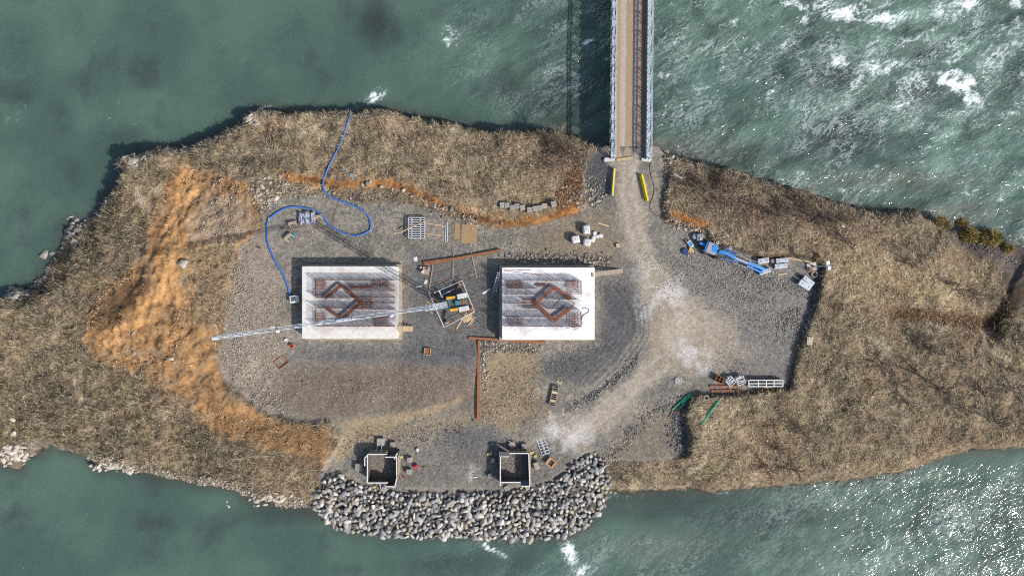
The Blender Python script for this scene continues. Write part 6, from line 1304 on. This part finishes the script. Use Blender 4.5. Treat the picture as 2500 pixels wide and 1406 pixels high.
# ------------------------------------------------------------------ bare shrubs
def shrub_mesh(seed, h, spread, n_stem):
    r = random.Random(seed); tr_ = MB(); tw = MB()
    def grow(q, p, d, L, rad, lev):
        pts = [p]; dd = d.copy()
        for i in range(3):
            dd = (dd + Vector((r.uniform(-.25, .25), r.uniform(-.25, .25), r.uniform(-.1, .15)))).normalized(); pts.append(pts[-1] + dd * L / 3)
        q.tube(pts, [rad, rad * .85, rad * .7, rad * .5], 3, False)
        if lev > 0:
            for i in range(r.randint(3, 5)):
                t_ = r.uniform(.3, 1); k = min(2, int(t_ * 3)); b = pts[k].lerp(pts[k + 1], t_ * 3 - k); nd = (dd + Vector((r.uniform(-1, 1), r.uniform(-1, 1), r.uniform(-.3, .5))) * .75).normalized()
                grow(tw, b, nd, L * r.uniform(.45, .7), rad * .5, lev - 1)
    for s_ in range(n_stem):
        a = 6.283 * s_ / n_stem + r.uniform(-.4, .4); d = Vector((math.cos(a) * spread, math.sin(a) * spread, 1)).normalized(); grow(tr_, Vector((math.cos(a) * .08, math.sin(a) * .08, -.1)), d, h * r.uniform(.7, 1), .075, 3)
    return tr_.mesh('stems', BARK), tw.mesh('twigs', BARK)
SHR = [shrub_mesh(900 + i, 1.7 + .25 * (i % 3), .35 + .1 * (i % 4), 4 + i % 3) for i in range(5)]
def shrub(px, py, s_, label, group=None, lean=0.0):
    p = G(px, py); t_ = thing('bare_shrub', label, 'shrub', p, RND.uniform(0, 6.28), group); a, b = SHR[RND.randrange(len(SHR))]
    link('stems', a, None, t_); link('twigs', b, None, t_); t_.scale = (s_ * 1.3, s_ * 1.3, s_ * 1.15); return t_
for x, y, s_, lb in ((2150,890,1.0,'bare shrub left of the pair in the middle of the right-hand grass'),(2230,905,1.15,'tallest bare shrub in the middle of the right-hand grass'),(2190,935,.9,'bare shrub just below the tallest one on the right-hand grass'),(2290,950,1.0,'bare shrub right of centre where dark twigs slant down'),(2210,980,.85,'lowest bare shrub of the central cluster on the right grass'),
    (2350,995,1.0,'bare shrub on the lower right grass left of another pair'),(2430,1025,1.0,'bare shrub closest to the glittering water on the right'),(2400,960,.9,'bare shrub between the lower right pair and the picture edge'),(2470,950,1.1,'bare shrub at the right picture edge'),(2455,900,.8,'upper bare shrub at the right picture edge'),
    (2230,830,1.1,'tangled grey shrub below the brown path'),(2260,845,.9,'shrub right of the tangled grey one below the brown path'),(2340,705,1.15,'bare shrub above the brown path near the pool'),(2380,720,1.0,'bare shrub closest to the ditch above the path'),(2310,690,.8,'left bare shrub of those above the brown path'),(2210,640,1.0,'bare shrub alone left of the ditch shrubs on pale grass'),
    (1965,1060,.95,'bare shrub on the grass below the yard corner'),(1930,1030,.75,'small bare shrub nearest the yard corner'),(1900,1095,.8,'bare shrub lower left among the shrubs below the yard'),(1940,1145,.8,'bare shrub near the south shore below the yard'),(1870,1140,.7,'leftmost small shrub near the south shore'),(2135,1025,.6,'lone upright sapling on the lower right grass'),(1890,1040,.6,'faint small shrub left of the yard corner shrubs')):
    shrub(x, y, s_, lb, 'bare shrubs on the right-hand grass')
for i in range(26):
    u_ = RND.random(); x = 1660 + 420 * u_ + RND.uniform(-20, 20); y = 425 + 110 * u_ + RND.uniform(-18, 60)
    shrub(x, y, RND.uniform(.55, .95), 'leafless brown bush in the thicket along the north bank right of the bridge', 'thicket bushes right of the bridge')
for i in range(9):
    shrub(1330 + RND.uniform(0, 100), 345 + RND.uniform(0, 70), RND.uniform(.6, .95), 'leafless brown bush on the bank corner left of the bridge', 'bushes left of the bridge')
# mossy tussocks on the mud bar
MOSS = attr_mat('tussock_grass', .95, 6, .4, .4, .1)
for x, y, r_, lb in ((2348,547,.9,'smallest mossy tussock nearest the river on the mud bar'),(2365,576,1.35,'tall mossy tussock left on the mud bar'),(2417,582,1.6,'broadest mossy tussock in the middle of the mud bar'),(2460,607,.85,'rightmost small mossy tussock on the mud bar'),(2295,550,1.5,'mossy tussock at the edge of the grass before the mud bar')):
    p = G(x, y); n_ = 900; th = RNG.random(n_) * 6.283; ph = np.arccos(RNG.random(n_)); base = np.stack([np.sin(ph) * np.cos(th), np.sin(ph) * np.sin(th) * .9, np.cos(ph) * .65], 1)
    base = base * (r_ * (.75 + .25 * RNG.random(n_)))[:, None]; tip = base * 1.25 + RNG.normal(0, .18 * r_, (n_, 3)); tip[:, 2] -= .1; sd_ = np.cross(base, [0, 0, 1.0]); sd_ = sd_ / (np.linalg.norm(sd_, axis=1, keepdims=True) + 1e-6) * .06
    v_ = np.stack([base - sd_, base + sd_, tip], 1).reshape(-1, 3); pal = np.array([lin(132,116,66), lin(104,94,48), lin(86,70,42), lin(160,140,92)]); c_ = np.repeat(pal[RNG.integers(0, 4, n_)], 3, 0)
    t_ = thing('grassy_tussock', lb, 'tussock', p, 0, 'tussocks on the mud bar'); link('grass_blades', arrays_mesh('grass_blades', v_, np.arange(n_ * 3).reshape(-1, 3), c_), MOSS, t_)
    tv, tf = ROCKS[RND.randrange(12)]; link('soil_mound', arrays_mesh('soil_mound', tv * r_ * .85 * np.array([1, .9, .7]), tf, np.repeat(np.array([lin(84,70,44)]), len(tv), 0)), MOSS, t_)
